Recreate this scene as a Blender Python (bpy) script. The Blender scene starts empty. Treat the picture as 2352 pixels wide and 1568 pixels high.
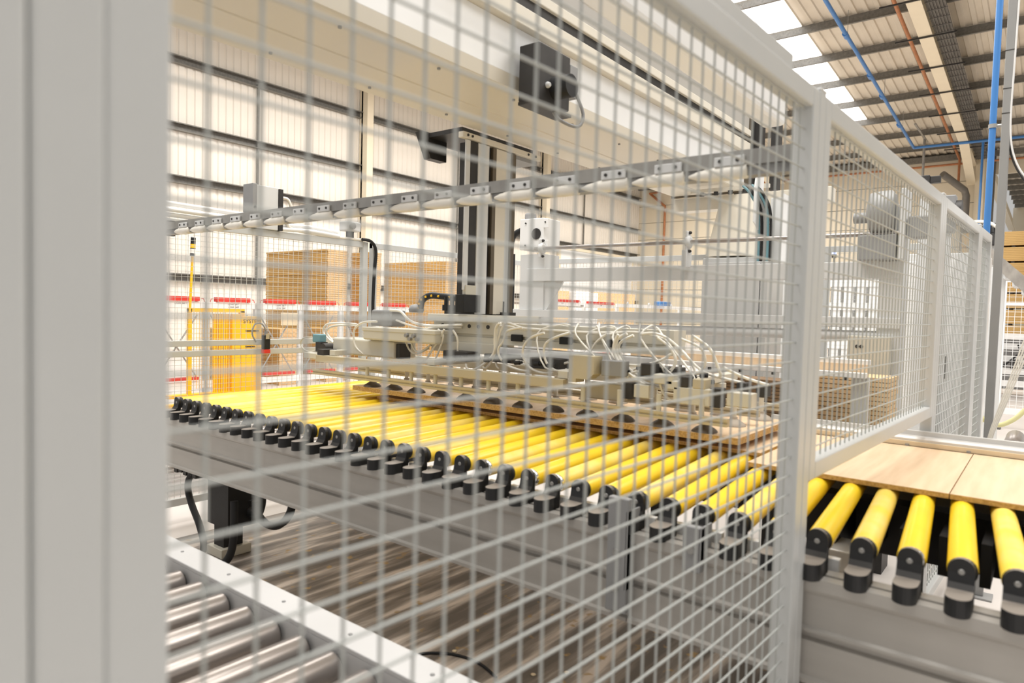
import bpy, bmesh, math, random
from mathutils import Vector, Matrix
random.seed(7)
S = bpy.context.scene
COL = S.collection
PI = math.pi

# ------------------------------------------------------------------ camera, world, light, exposure
CAMZ = 1.5
fw = Vector((-0.61854634, 0.78448254, -0.04458222))
upv = Vector((-0.04878795, 0.01828475, 0.99864178))
rt = Vector((0.78423221, 0.61988129, 0.02696333))
cam_d = bpy.data.cameras.new('camera')
cam = bpy.data.objects.new('camera', cam_d)
COL.objects.link(cam)
M = Matrix((rt, upv, -fw)).transposed().to_4x4()
M.translation = Vector((0, 0, CAMZ))
cam.matrix_world = M
cam_d.sensor_width = 36.0
cam_d.lens = 24.0
cam_d.clip_start = 0.05
cam_d.clip_end = 300
cam_d.dof.use_dof = True
cam_d.dof.focus_distance = 6.5
cam_d.dof.aperture_fstop = 2.6
S.camera = cam

W = bpy.data.worlds.new('hall_daylight')
S.world = W
W.use_nodes = True
bg = W.node_tree.nodes['Background']
bg.inputs[0].default_value = (1.0, 0.98, 0.95, 1)
bg.inputs[1].default_value = 0.47

def area(name, loc, size, energy, rot=(0, 0, 0), color=(1, .97, .925), sizey=None):
    l = bpy.data.lights.new(name, 'AREA')
    l.energy = energy
    l.color = color
    l.shape = 'RECTANGLE'
    l.size = size
    l.size_y = sizey or size
    o = bpy.data.objects.new(name, l)
    o.location = loc
    o.rotation_euler = rot
    COL.objects.link(o)
    return o
area('fill_light', (-2.8, 2.5, 9.0), 7, 1250, sizey=10)  # unseen lamp over the near area, standing in for the remaining hall lighting
area('fill_light', (3.2, 6.9, 7.5), 4, 380, rot=(0, .35, 0), sizey=4)  # unseen lamp added to brighten the gantry face and the fence
area('fill_light', (-12.5, 13.0, 9.2), 6, 1700, sizey=16)  # this and the next two: unseen lamps standing in for the hall's overhead lighting
area('fill_light', (-12.5, 29.0, 8.4), 6, 950, sizey=12)
area('fill_light', (-2.5, 25.0, 7.4), 5, 600, sizey=12)
area('fill_light', (3.5, 46.0, 7.6), 6, 900, sizey=12)  # unseen lamp added to lighten the far bay

S.view_settings.view_transform = 'Standard'
S.view_settings.look = 'None'
S.view_settings.exposure = 0.08
S.view_settings.gamma = 1.0
S.view_settings.use_curve_mapping = False

# ------------------------------------------------------------------ materials
def mat(name, col, rough=.5, metal=0.0, var=0.0, scale=6.0, col2=None, bump=0.0, emit=None, stretch=None, spec=None, alpha=None, trans=None):
    m = bpy.data.materials.new(name)
    m.use_nodes = True
    nt = m.node_tree
    b = nt.nodes['Principled BSDF']
    b.inputs['Base Color'].default_value = (*col, 1)
    b.inputs['Roughness'].default_value = rough
    b.inputs['Metallic'].default_value = metal
    if spec is not None: b.inputs['Specular IOR Level'].default_value = spec
    if trans: b.inputs['Transmission Weight'].default_value = trans
    if emit:
        b.inputs['Emission Color'].default_value = (*emit[0], 1)
        b.inputs['Emission Strength'].default_value = emit[1]
    if var or col2 or bump:
        tc = nt.nodes.new('ShaderNodeTexCoord')
        mp = nt.nodes.new('ShaderNodeMapping')
        nt.links.new(tc.outputs['Object'], mp.inputs[0])
        if stretch: mp.inputs['Scale'].default_value = stretch
        n = nt.nodes.new('ShaderNodeTexNoise')
        n.inputs['Scale'].default_value = scale
        n.inputs['Detail'].default_value = 5
        nt.links.new(mp.outputs[0], n.inputs['Vector'])
        if var or col2:
            r = nt.nodes.new('ShaderNodeValToRGB')
            c2 = col2 or tuple(max(0, c * (1 - var)) for c in col)
            r.color_ramp.elements[0].position = .35
            r.color_ramp.elements[1].position = .65
            r.color_ramp.elements[0].color = (*c2, 1)
            r.color_ramp.elements[1].color = (*col, 1)
            nt.links.new(n.outputs['Fac'], r.inputs[0])
            nt.links.new(r.outputs[0], b.inputs['Base Color'])
        if bump:
            bp = nt.nodes.new('ShaderNodeBump')
            bp.inputs['Strength'].default_value = bump
            bp.inputs['Distance'].default_value = .01
            nt.links.new(n.outputs['Fac'], bp.inputs['Height'])
            nt.links.new(bp.outputs[0], b.inputs['Normal'])
    return m

MT = dict(
    fence=mat('fence_white_powder_coat', (.60, .61, .60), .30, var=.03),
    wire=mat('mesh_wire_grey_white', (.47, .485, .465), .42, var=.05, scale=30),
    wireback=mat('rear_mesh_wire', (.70, .70, .67), .5),
    wall=mat('cream_wall_sheet', (.87, .82, .745), .5, var=.03, scale=.4),
    wallback=mat('cream_wall_panel', (.80, .72, .57), .55, var=.04, scale=.3),
    roof=mat('cream_roof_sheet', (.74, .67, .56), .6, var=.12, scale=.8),
    galv=mat('galvanised_steel', (.42, .41, .39), .42, .55, var=.25, scale=9),
    girt=mat('galvanised_girt', (.22, .21, .19), .5, .25, var=.25, scale=14),
    cream=mat('cream_steel_paint', (.86, .77, .60), .5, var=.04, scale=2),
    floor=mat('pale_concrete_floor', (.73, .68, .64), .55, var=.10, scale=.9),
    yellow=mat('yellow_roller_sleeve', (.98, .70, .03), .30, col2=(.94, .63, .025), scale=5),
    yellowdust=mat('dusty_yellow_roller_sleeve', (.95, .74, .22), .38, col2=(.96, .68, .04), scale=6),
    black=mat('black_plastic', (.010, .010, .011), .6, var=.3, scale=20),
    dusty=mat('dusty_black_plastic', (.05, .047, .045), .6, col2=(.016, .016, .018), scale=25),
    alu=mat('aluminium_profile', (.50, .475, .44), .42, .35, var=.12, scale=1.5, stretch=(1, 1, 8)),
    alulight=mat('light_aluminium', (.68, .665, .64), .38, .3, var=.06),
    chrome=mat('bright_chrome', (.75, .75, .75), .15, 1.0),
    steel=mat('grey_steel_roller', (.44, .40, .375), .30, .75, var=.18, scale=4),
    machine=mat('beige_machine_paint', (.64, .61, .52), .45, var=.04, scale=3),
    machgold=mat('gold_beige_extrusion', (.58, .51, .36), .38, .25, var=.06, scale=3),
    gantry=mat('cream_gantry_paint', (.74, .69, .59), .5, var=.03, scale=2),
    white=mat('white_gloss_paint', (.88, .88, .87), .28, var=.02),
    bandgrey=mat('warm_grey_gantry_band', (.42, .40, .365), .5),
    greypaint=mat('light_grey_paint', (.70, .705, .70), .45, var=.03),
    midgrey=mat('mid_grey_paint', (.30, .30, .30), .5, var=.1),
    dark=mat('dark_steel', (.045, .042, .04), .5, .2, var=.3),
    brown=mat('brown_oily_rail', (.16, .13, .09), .45, .3, var=.3),
    oak=mat('oak_veneer', (.80, .60, .40), .45, col2=(.72, .52, .33), scale=3.5, stretch=(10, .8, 1)),
    oakedge=mat('chipboard_edge', (.62, .40, .16), .7, col2=(.42, .25, .08), scale=120),
    chip=mat('chipboard_face', (.62, .38, .13), .7, col2=(.52, .31, .10), scale=3, stretch=(.3, .3, 30)),
    chiplight=mat('chipboard_sawn_side', (.86, .62, .36), .75, col2=(.72, .48, .24), scale=22),
    chipdark=mat('brown_board_stack', (.24, .15, .08), .7, var=.25, scale=8),
    timber=mat('stacked_board_edges', (.66, .43, .17), .7, col2=(.54, .34, .12), scale=2.5, stretch=(.4, .4, 26)),
    red=mat('signal_red', (.72, .045, .03), .45, var=.08),
    orange=mat('orange_yellow_paint', (1.0, .56, .015), .42, var=.05),
    strip=mat('off_white_strip_paint', (.63, .625, .62), .42, var=.03),
    label=mat('white_paper', (.88, .88, .88), .6),
    ink=mat('dark_ink', (.06, .06, .07), .6),
    copper=mat('copper_pipe', (.52, .21, .09), .45, .2, var=.2),
    blue=mat('blue_compressed_air_pipe', (.06, .22, .55), .38, var=.04),
    hose=mat('milky_air_hose', (.86, .83, .75), .2, spec=.6),
    hoseyellow=mat('pale_yellow_hose', (.78, .74, .38), .3),
    rubber=mat('brown_suction_rubber', (.13, .105, .085), .6, var=.3, scale=20),
    cupgrey=mat('grey_brown_suction_cup', (.42, .36, .29), .6, var=.15),
    teal=mat('teal_sensor', (.16, .32, .37), .5),
    glide=mat('white_nylon_glide', (.88, .84, .76), .4),
    skylight=mat('backlit_skylight_sheet', (.9, .9, .9), .6, emit=((1, 1, 1), 3.0)),
    lamp=mat('lamp_glow', (.9, .9, .9), .4, emit=((1, .9, .7), 4.0)),
    bluelamp=mat('blue_signal_lamp', (.3, .4, 1), .3, emit=((.35, .45, 1), 4.0)),
    tray=mat('grey_cable_mesh', (.17, .16, .145), .6, var=.35, scale=20),
    duct=mat('dull_grey_duct', (.20, .185, .165), .5, .3, var=.1),
    pole=mat('grey_painted_pole', (.33, .33, .325), .45, var=.05),
    cable=mat('black_cable', (.008, .008, .009), .65),
    plyw=mat('pale_wood', (.80, .66, .45), .6, var=.1),
)

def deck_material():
    m = bpy.data.materials.new('dusty_deck_painted_light_stripes')
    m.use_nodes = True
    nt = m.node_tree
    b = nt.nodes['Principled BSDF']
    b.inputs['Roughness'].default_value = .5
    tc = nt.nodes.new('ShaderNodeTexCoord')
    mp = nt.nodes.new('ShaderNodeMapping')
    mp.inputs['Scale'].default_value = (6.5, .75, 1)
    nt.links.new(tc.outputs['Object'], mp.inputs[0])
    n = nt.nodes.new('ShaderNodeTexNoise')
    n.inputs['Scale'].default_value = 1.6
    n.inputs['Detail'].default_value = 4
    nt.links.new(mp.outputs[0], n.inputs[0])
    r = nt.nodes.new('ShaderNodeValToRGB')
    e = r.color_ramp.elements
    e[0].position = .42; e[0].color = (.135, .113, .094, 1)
    e[1].position = .64; e[1].color = (.70, .61, .53, 1)  # pale stripes: light falling between the rollers, painted into the deck colour
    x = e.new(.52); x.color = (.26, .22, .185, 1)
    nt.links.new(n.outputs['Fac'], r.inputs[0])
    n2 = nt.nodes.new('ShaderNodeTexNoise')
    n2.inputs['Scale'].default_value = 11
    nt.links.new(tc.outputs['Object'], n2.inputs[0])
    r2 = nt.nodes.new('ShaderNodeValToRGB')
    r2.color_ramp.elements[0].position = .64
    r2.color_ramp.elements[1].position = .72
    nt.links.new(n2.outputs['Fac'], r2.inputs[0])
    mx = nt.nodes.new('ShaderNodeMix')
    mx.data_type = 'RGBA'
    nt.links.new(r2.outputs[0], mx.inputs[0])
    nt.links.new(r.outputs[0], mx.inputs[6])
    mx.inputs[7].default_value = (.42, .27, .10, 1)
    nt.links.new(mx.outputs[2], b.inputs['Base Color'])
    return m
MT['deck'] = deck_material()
def dusty_material():
    m = bpy.data.materials.new('black_plastic_with_settled_dust')
    m.use_nodes = True
    nt = m.node_tree
    b = nt.nodes['Principled BSDF']
    b.inputs['Roughness'].default_value = .5
    g = nt.nodes.new('ShaderNodeNewGeometry')
    sx = nt.nodes.new('ShaderNodeSeparateXYZ')
    nt.links.new(g.outputs['Normal'], sx.inputs[0])
    r = nt.nodes.new('ShaderNodeValToRGB')
    r.color_ramp.elements[0].position = .55; r.color_ramp.elements[0].color = (.014, .014, .015, 1)
    r.color_ramp.elements[1].position = .95; r.color_ramp.elements[1].color = (.26, .225, .19, 1)
    nt.links.new(sx.outputs[2], r.inputs[0])
    nt.links.new(r.outputs[0], b.inputs['Base Color'])
    return m
MT['dusty'] = dusty_material()

# ------------------------------------------------------------------ mesh builder
class MB:
    def __init__(s):
        s.v = []; s.f = []; s.sm = []
    def add(s, vs, fs, smooth=False):
        o = len(s.v)
        s.v += [Vector(v) for v in vs]
        s.f += [[i + o for i in f] for f in fs]
        s.sm += [smooth] * len(fs)
        return s
    def box(s, x0, x1, y0, y1, z0, z1, b=0.0):
        if b > 0:
            return s.rbox(x0, x1, y0, y1, z0, z1, b)
        vs = [(x, y, z) for z in (z0, z1) for y in (y0, y1) for x in (x0, x1)]
        return s.add(vs, [(0, 2, 3, 1), (4, 5, 7, 6), (0, 1, 5, 4), (2, 6, 7, 3), (0, 4, 6, 2), (1, 3, 7, 5)])
    def rbox(s, x0, x1, y0, y1, z0, z1, b):
        bm = bmesh.new()
        bmesh.ops.create_cube(bm, size=1)
        for v in bm.verts:
            v.co = Vector((x0 + (v.co.x + .5) * (x1 - x0), y0 + (v.co.y + .5) * (y1 - y0), z0 + (v.co.z + .5) * (z1 - z0)))
        b = min(b, abs(x1 - x0) * .45, abs(y1 - y0) * .45, abs(z1 - z0) * .45)
        bmesh.ops.bevel(bm, geom=list(bm.edges), offset=b, segments=2, affect='EDGES', profile=.5)
        bm.verts.index_update()
        s.add([v.co.copy() for v in bm.verts], [[v.index for v in f.verts] for f in bm.faces])
        bm.free()
        return s
    def cyl(s, p0, p1, r, n=12, r1=None, cap=True):
        p0 = Vector(p0); p1 = Vector(p1)
        if r1 is None: r1 = r
        d = (p1 - p0).normalized()
        a = d.orthogonal().normalized(); c = d.cross(a)
        vs = []
        for p, rr in ((p0, r), (p1, r1)):
            for i in range(n):
                t = 2 * PI * i / n
                vs.append(p + (a * math.cos(t) + c * math.sin(t)) * rr)
        fs = [(i, (i + 1) % n, n + (i + 1) % n, n + i) for i in range(n)]
        s.add(vs, fs, n > 5)
        if cap:
            s.add(vs[:n], [list(range(n))[::-1]]); s.add(vs[n:], [list(range(n))])
        return s
    def tube(s, pts, r, n=6, smooth=3):
        pts = [Vector(p) for p in pts]
        if smooth and len(pts) > 2:
            out = []
            for i in range(len(pts) - 1):
                p0 = pts[max(i - 1, 0)]; p1 = pts[i]; p2 = pts[i + 1]; p3 = pts[min(i + 2, len(pts) - 1)]
                for k in range(smooth):
                    t = k / smooth
                    out.append(.5 * ((2 * p1) + (p2 - p0) * t + (2 * p0 - 5 * p1 + 4 * p2 - p3) * t * t + (3 * p1 - p0 - 3 * p2 + p3) * t ** 3))
            out.append(pts[-1]); pts = out
        vs = []
        a = None
        for i, p in enumerate(pts):
            d = (pts[min(i + 1, len(pts) - 1)] - pts[max(i - 1, 0)])
            d = d.normalized() if d.length > 1e-9 else Vector((0, 0, 1))
            if a is None: a = d.orthogonal().normalized()
            else:
                a = (a - d * a.dot(d))
                a = a.normalized() if a.length > 1e-6 else d.orthogonal().normalized()
            c = d.cross(a)
            for k in range(n):
                t = 2 * PI * k / n
                vs.append(p + (a * math.cos(t) + c * math.sin(t)) * r)
        fs = []
        for i in range(len(pts) - 1):
            for k in range(n):
                fs.append((i * n + k, i * n + (k + 1) % n, (i + 1) * n + (k + 1) % n, (i + 1) * n + k))
        s.add(vs, fs, True)
        L = len(vs)
        s.add(vs[:n], [list(range(n))[::-1]]); s.add(vs[L - n:], [list(range(n))])
        return s
    def prism(s, prof, axis, a0, a1):
        """profile of 2-D points extruded along axis 'x' (prof=(y,z)), 'y' (prof=(x,z)) or 'z' (prof=(x,y))"""
        def P(p, t):
            return {'x': (t, p[0], p[1]), 'y': (p[0], t, p[1]), 'z': (p[0], p[1], t)}[axis]
        n = len(prof)
        vs = [P(p, a0) for p in prof] + [P(p, a1) for p in prof]
        fs = [(i, (i + 1) % n, n + (i + 1) % n, n + i) for i in range(n)] + [list(range(n))[::-1], [n + i for i in range(n)]]
        return s.add(vs, fs)
    def lathe(s, c, prof, n=14, axis='z'):
        vs = []
        for r, h in prof:
            for i in range(n):
                t = 2 * PI * i / n
                u, w = r * math.cos(t), r * math.sin(t)
                o = {'z': (u, w, h), 'y': (u, h, w), 'x': (h, u, w)}[axis]
                vs.append((c[0] + o[0], c[1] + o[1], c[2] + o[2]))
        fs = []
        for j in range(len(prof) - 1):
            for i in range(n):
                fs.append((j * n + i, j * n + (i + 1) % n, (j + 1) * n + (i + 1) % n, (j + 1) * n + i))
        s.add(vs, fs, True)
        L = len(vs)
        s.add(vs[:n], [list(range(n))[::-1]]); s.add(vs[L - n:], [list(range(n))])
        return s

WM = {}
def wm(o): return WM.get(o.name, Matrix.Identity(4))

def mesh_of(name, mb, material, origin):
    me = bpy.data.meshes.new(name)
    me.from_pydata([tuple(v - origin) for v in mb.v], [], mb.f)
    me.materials.append(material)
    me.polygons.foreach_set('use_smooth', mb.sm)
    bm = bmesh.new(); bm.from_mesh(me)
    bmesh.ops.recalc_face_normals(bm, faces=bm.faces[:])
    bm.to_mesh(me); bm.free()
    me.update()
    return me

def centre(mb):
    lo = Vector((min(v[i] for v in mb.v) for i in range(3))); hi = Vector((max(v[i] for v in mb.v) for i in range(3)))
    return (lo + hi) / 2

def obj(name, mb, material, parent=None, local=False, kind=None, label=None, origin=None):
    """one mesh object from MB; world coordinates unless local (then the parent's own coordinates)"""
    if parent is not None and not local:
        inv = wm(parent).inverted()
        mb.v = [inv @ v for v in mb.v]
    c = Vector(origin) if origin is not None else centre(mb)
    o = bpy.data.objects.new(name, mesh_of(name, mb, MT[material] if isinstance(material, str) else material, c))
    COL.objects.link(o)
    o.location = c
    if parent is not None: o.parent = parent
    WM[o.name] = wm(parent) @ Matrix.Translation(c) if parent is not None else Matrix.Translation(c)
    if kind: o['kind'] = kind
    if label: o['label'] = label
    return o

def inst(src, parent, loc, rot=None, material=None):
    o = src.copy()
    COL.objects.link(o)
    o.parent = parent
    o.location = loc
    if rot is not None: o.rotation_euler = rot
    WM[o.name] = wm(parent) @ Matrix.Translation(Vector(loc)) @ (Matrix.Identity(4) if rot is None else __import__('mathutils').Euler(rot).to_matrix().to_4x4())
    if material:
        o.data = o.data.copy(); o.data.materials[0] = MT[material]
    return o

def thing(name, label, cat, loc=(0, 0, 0), rotz=0, group=None):
    o = bpy.data.objects.new(name, None)
    COL.objects.link(o)
    o.empty_display_size = .1
    o.location = loc
    o.rotation_euler = (0, 0, rotz)
    o['label'] = label; o['category'] = cat
    if group: o['group'] = group
    WM[o.name] = Matrix.Translation(Vector(loc)) @ Matrix.Rotation(rotz, 4, 'Z')
    return o

def tag(o, label, cat, group=None):
    o['label'] = label; o['category'] = cat
    if group: o['group'] = group
    return o

def struct(name, mb, m):
    return obj(name, mb, m, kind='structure')

def at(px, py, axis, val):
    """the point of a traced photo pixel on a real plane of the hall (axis 0 x, 1 y, 2 z)"""
    d = rt * (px - 1176) - upv * (py - 784) + fw * 1568
    o = Vector((0, 0, CAMZ))
    return o + d * ((val - o[axis]) / d[axis])

def text(name, s, size, m, parent, loc, rot):
    cu = bpy.data.curves.new(name, 'FONT')
    cu.body = s; cu.size = size; cu.align_x = 'CENTER'; cu.align_y = 'CENTER'; cu.extrude = .0006
    tmp = bpy.data.objects.new(name + '_tmp', cu)
    me = bpy.data.meshes.new_from_object(tmp)
    bpy.data.objects.remove(tmp); bpy.data.curves.remove(cu)
    me.materials.clear(); me.materials.append(MT[m])
    o = bpy.data.objects.new(name, me)
    COL.objects.link(o)
    o.parent = parent
    o.matrix_local = wm(parent).inverted() @ (Matrix.Translation(Vector(loc)) @ __import__('mathutils').Euler(rot).to_matrix().to_4x4())
    return o

# ================================================================== THE SETTING
XL, YB = -20.0, 37.5
fl = struct('floor', MB().box(-22, 14, -6, 64, -.1, 0), 'floor')
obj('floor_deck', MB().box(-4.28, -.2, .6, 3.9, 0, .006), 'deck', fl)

# left wall: profiled cladding sheet, ribs run upright
def ribbed(n0, n1, pitch, depth, top=.5, flank=.12):
    pts = []
    t = n0
    while t < n1:
        pts += [(t, 0), (t + pitch * (1 - top - flank), 0), (t + pitch * (1 - top), depth), (t + pitch * (1 - flank), depth)]
        t += pitch
    return pts
mb = MB()
pr = ribbed(0, YB, .24, .035, .28, .1)
vs = [(XL - y, x, 0) for x, y in pr] + [(XL - y, x, 11.6) for x, y in pr]
n = len(pr)
mb.add(vs, [(i, i + 1, n + i + 1, n + i) for i in range(n - 1)])
wl = struct('wall_left', mb, 'wall')
girt_z = [2.33, 5.13, 6.62, 8.50, 10.2]
for z in girt_z:
    # Z-section girt: top flange, web, bottom lip
    prf = [(XL + .0, z), (XL + .22, z), (XL + .22, z - .03), (XL + .205, z - .03), (XL + .205, z - .012), (XL + .03, z - .012), (XL + .03, z - .2), (XL + .16, z - .2), (XL + .16, z - .215), (XL + .0, z - .215)]
    obj('girt', MB().prism(prf, 'y', .5, YB - .1), 'girt', wl)
for y in (16.2, 27.3):
    mb = MB().box(XL + .02, XL + .34, y - .1, y - .085, 0, 11.4).box(XL + .02, XL + .34, y + .085, y + .1, 0, 11.4).box(XL + .12, XL + .2, y - .1, y + .1, 0, 11.4)
    mb.box(XL + .26, XL + .5, y - .14, y + .14, 0, 11.4)
    obj('column', mb, 'cream', wl)
for y in (12.05, 21.3, 31.2):
    obj('sag_bar', MB().box(XL + .05, XL + .11, y - .03, y + .03, 2.3, 8.4), 'girt', wl)
d1 = struct('door_1', MB().box(XL + .05, XL + .12, 29.0, 36.6, 0, 4.75, .01), 'label')
obj('door_frame', MB().box(XL + .04, XL + .17, 28.85, 29.0, 0, 4.9).box(XL + .04, XL + .17, 36.6, 36.75, 0, 4.9).box(XL + .04, XL + .17, 29.0, 36.6, 4.75, 4.9), 'cream', d1)
for k in range(1, 5):
    obj('door_rib', MB().box(XL + .12, XL + .135, 29.0, 36.6, k * .95 - .02, k * .95 + .02), 'greypaint', d1)

# back wall: wide horizontal insulated panels with recessed joints
wb = struct('wall_back', MB().box(XL - .2, -2.3, YB + .06, YB + .2, 0, 9.35), 'girt')
zz = 0
while zz < 9.2:
    obj('panel', MB().box(XL, -2.4, YB, YB + .06, zz + .012, min(zz + 1.0, 9.2) - .012, .006), 'wallback', wb)
    zz += 1.0
obj('eaves_beam', MB().box(XL, 9, YB - .25, YB - .02, 8.98, 9.22), 'girt', wb)
obj('portal_column', MB().box(-3.0, -2.4, YB - .5, YB - .1, 0, 9.0).box(-2.75, -2.65, YB - .7, YB - .1, 0, 9.0), 'cream', wb)
obj('fascia', MB().box(-2.4, 12, YB + .3, YB + .5, 8.25, 8.9), 'wallback', wb)

# roof: profiled sheets sloping 3.4 degrees down to the eaves, purlins across, rafters along
SL = .06
def rz(y): return 9.3 + (YB - y) * SL
Y0R = 7.0
mb = MB()
pr = ribbed(XL - .2, 12.5, .3, .045, .55, .08)
n = len(pr)
vs = [(x, Y0R, rz(Y0R) + y) for x, y in pr] + [(x, YB + .3, rz(YB + .3) + y) for x, y in pr]
mb.add(vs, [(i, i + 1, n + i + 1, n + i) for i in range(n - 1)])
ce = struct('ceiling', mb, 'roof')
py = YB - .9
purl_y = []
yy = 35.6
for k in range(13):
    purl_y.append(yy); yy -= 2.33
src = None
for y in purl_y:
    z = rz(y)
    mb = MB().box(XL, 12, y - .01, y + .01, z - .24, z - .0).box(XL, 12, y - .08, y + .0, z - .255, z - .24).box(XL, 12, y, y + .08, z - .012, z)
    obj('purlin', mb, 'girt', ce)
def slopebox(mb, x0, x1, y0, y1, lo, hi):
    vs = [(x, y, rz(y) + h) for y in (y0, y1) for h in (lo, hi) for x in (x0, x1)]
    mb.add(vs, [(0, 1, 3, 2), (4, 6, 7, 5), (0, 4, 5, 1), (2, 3, 7, 6), (0, 2, 6, 4), (1, 5, 7, 3)])
    return mb
for xr in (-3.15, -11.5, 5.2):
    mb = MB()
    slopebox(mb, xr - .17, xr + .17, Y0R, YB - .3, -.75, -.72)
    slopebox(mb, xr - .012, xr + .012, Y0R, YB - .3, -.72, -.27)
    slopebox(mb, xr - .17, xr + .17, Y0R, YB - .3, -.28, -.25)
    # haunch near the eaves
    mb.add([(xr - .17, 33.2, rz(33.2) - .75), (xr + .17, 33.2, rz(33.2) - .75), (xr - .17, YB - .2, 7.75), (xr + .17, YB - .2, 7.75), (xr - .17, 33.2, rz(33.2) - .70), (xr + .17, 33.2, rz(33.2) - .70), (xr - .17, YB - .2, 7.80), (xr + .17, YB - .2, 7.80)],
           [(0, 1, 3, 2), (4, 6, 7, 5), (0, 4, 5, 1), (2, 3, 7, 6), (0, 2, 6, 4), (1, 5, 7, 3)])
    obj('rafter', mb, 'cream', ce)
sk = 1
for a, b in zip(purl_y[:-1], purl_y[1:]):
    if 3 <= purl_y.index(a) + 1 <= 9:
        mb = MB(); slopebox(mb, -7.5, -6.3, b + .06, a - .06, -.03, -.015)
        struct('window_%d' % sk, mb, 'skylight'); sk += 1
# next bay beyond the eaves
mb = MB()
pr2 = ribbed(-2.4, 12, .3, .045, .55, .08); n = len(pr2)
mb.add([(x, YB + .5, 9.2 + y) for x, y in pr2] + [(x, 62, 9.9 + y) for x, y in pr2], [(i, i + 1, n + i + 1, n + i) for i in range(n - 1)])
obj('far_bay_sheet', mb, 'roof', ce)
for k in range(9):
    y = 39.5 + k * 2.4; z = 9.2 + (y - 38) * .03
    obj('purlin', MB().box(-2.4, 12, y - .06, y + .06, z - .26, z), 'girt', ce)
obj('rafter', MB().box(-2.75, -2.4, YB + .3, 61, 8.25, 8.35).box(-2.6, -2.55, YB + .3, 61, 8.35, 9.1), 'cream', ce)
struct('wall_far', MB().box(-2.6, 14, 62, 62.2, 0, 10), 'wallback')

# ================================================================== FRONT FENCE (runs at 2.5 degrees to the hall axis, 0.6 m left of the camera)
FR = -math.radians(2.5)
nrm = Vector((math.cos(FR), math.sin(FR), 0))
FS = .98
F0 = -nrm * .6 * FS
def fence_loc(y): 
    return F0 + Vector((-math.sin(FR), math.cos(FR), 0)) * (y * FS)
T = .05
WV, WH = .0511, .0504
def wire_panel(label, y0, y1, z0, z1, yphase, zphase=1.4880, duct=False, group=None, rv=.0023):
    """framed mesh panel: outer frame y0..y1, z0..z1 in fence coordinates, local origin at y0 on the floor"""
    t = thing('mesh_fence_panel', label, 'fence panel', fence_loc(y0), FR, group)
    L = (y1 - y0) * FS; yphase *= FS; y0 *= FS
    z0, z1 = (1.5 + (z - 1.5) * FS if z > .5 else z for z in (z0, z1))
    def fr(name, a, b, c, d):
        obj(name, MB().box(-T, 0, a, b, c, d, .004), 'fence', t, local=True)
    fr('stile', 0, T, z0, z1)
    fr('stile', L - T, L, z0, z1)
    fr('top_rail', T, L - T, z1 - T, z1)
    fr('bottom_rail', T, L - T, z0, z0 + T)
    if duct:
        obj('top_cable_duct', MB().box(-T + .004, -.004, .0, L - .2, z1, z1 + .036, .003), 'fence', t, local=True)
    zv0, zv1 = z0 + T - .01, z1 - T + .01
    yw0, yw1 = T - .01, L - T + .01
    first = None
    y = yphase - y0
    while y > T + .006: y -= WV
    y += WV
    while y < L - T - .004:
        if first is None:
            first = obj('wire', MB().cyl((-.024, y, zv0), (-.024, y, zv1), rv, 8), 'wire', t, local=True)
            base = first.location.copy(); yb = y
        else:
            inst(first, t, (base.x, base.y + y - yb, base.z))
        y += WV
    first = None
    z = zphase
    while z > z0 + T + .006: z -= WH
    z += WH
    while z < z1 - T - .004:
        if first is None:
            first = obj('wire', MB().cyl((-.020, yw0, z), (-.020, yw1, z), rv, 8), 'wire', t, local=True)
            base = first.location.copy(); zb = z
        else:
            inst(first, t, (base.x, base.y, base.z + z - zb))
        z += WH
    return t
def fence_post(y, label, z1=2.103, bolts=False):
    t = thing('fence_post', label, 'post', fence_loc(y), FR)
    obj('tube', MB().box(-T, 0, 0, T, .01, z1, .004), 'fence', t, local=True)
    obj('base_plate', MB().box(-.09, .04, -.04, T + .04, 0, .01, .002), 'galv', t, local=True)
    obj('end_cap', MB().box(-T - .001, .001, -.001, T + .001, z1, z1 + .006, .002), 'greypaint', t, local=True)
    for zb in (.5, 1.25, 1.9) if bolts else ():
        obj('bolt', MB().cyl((0, T / 2, zb), (.004, T / 2, zb), .007, 10), 'galv', t, local=True)
    return t
wire_panel('blurred mesh panel stile at the far left edge of view', -1.6, .149, .10, 2.11, .10)
fence_post(.15, 'blurred grey fence post closest to the camera at far left', bolts=False)
wire_panel('large nearest mesh panel with grey wires filling the view', .20, 1.936, .10, 2.11, .2864 / FS, duct=True)
fence_post(1.938, 'white fence post between the big mesh panel and the raised panel')
wire_panel('raised white mesh panel spanning over the oak boards on the conveyor', 1.99, 3.83, 1.043, 2.11, 2.06)
fence_post(3.832, 'second white fence post behind the conveyor boards')
wire_panel('full height mesh panel in front of the tall white enclosure', 3.884, 5.15, .10, 2.11, 3.95)
fence_post(5.152, 'third white fence post near the far end of the fence')
wire_panel('short last mesh panel at the end of the white fence', 5.204, 5.74, .10, 2.11, 5.28)

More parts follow.
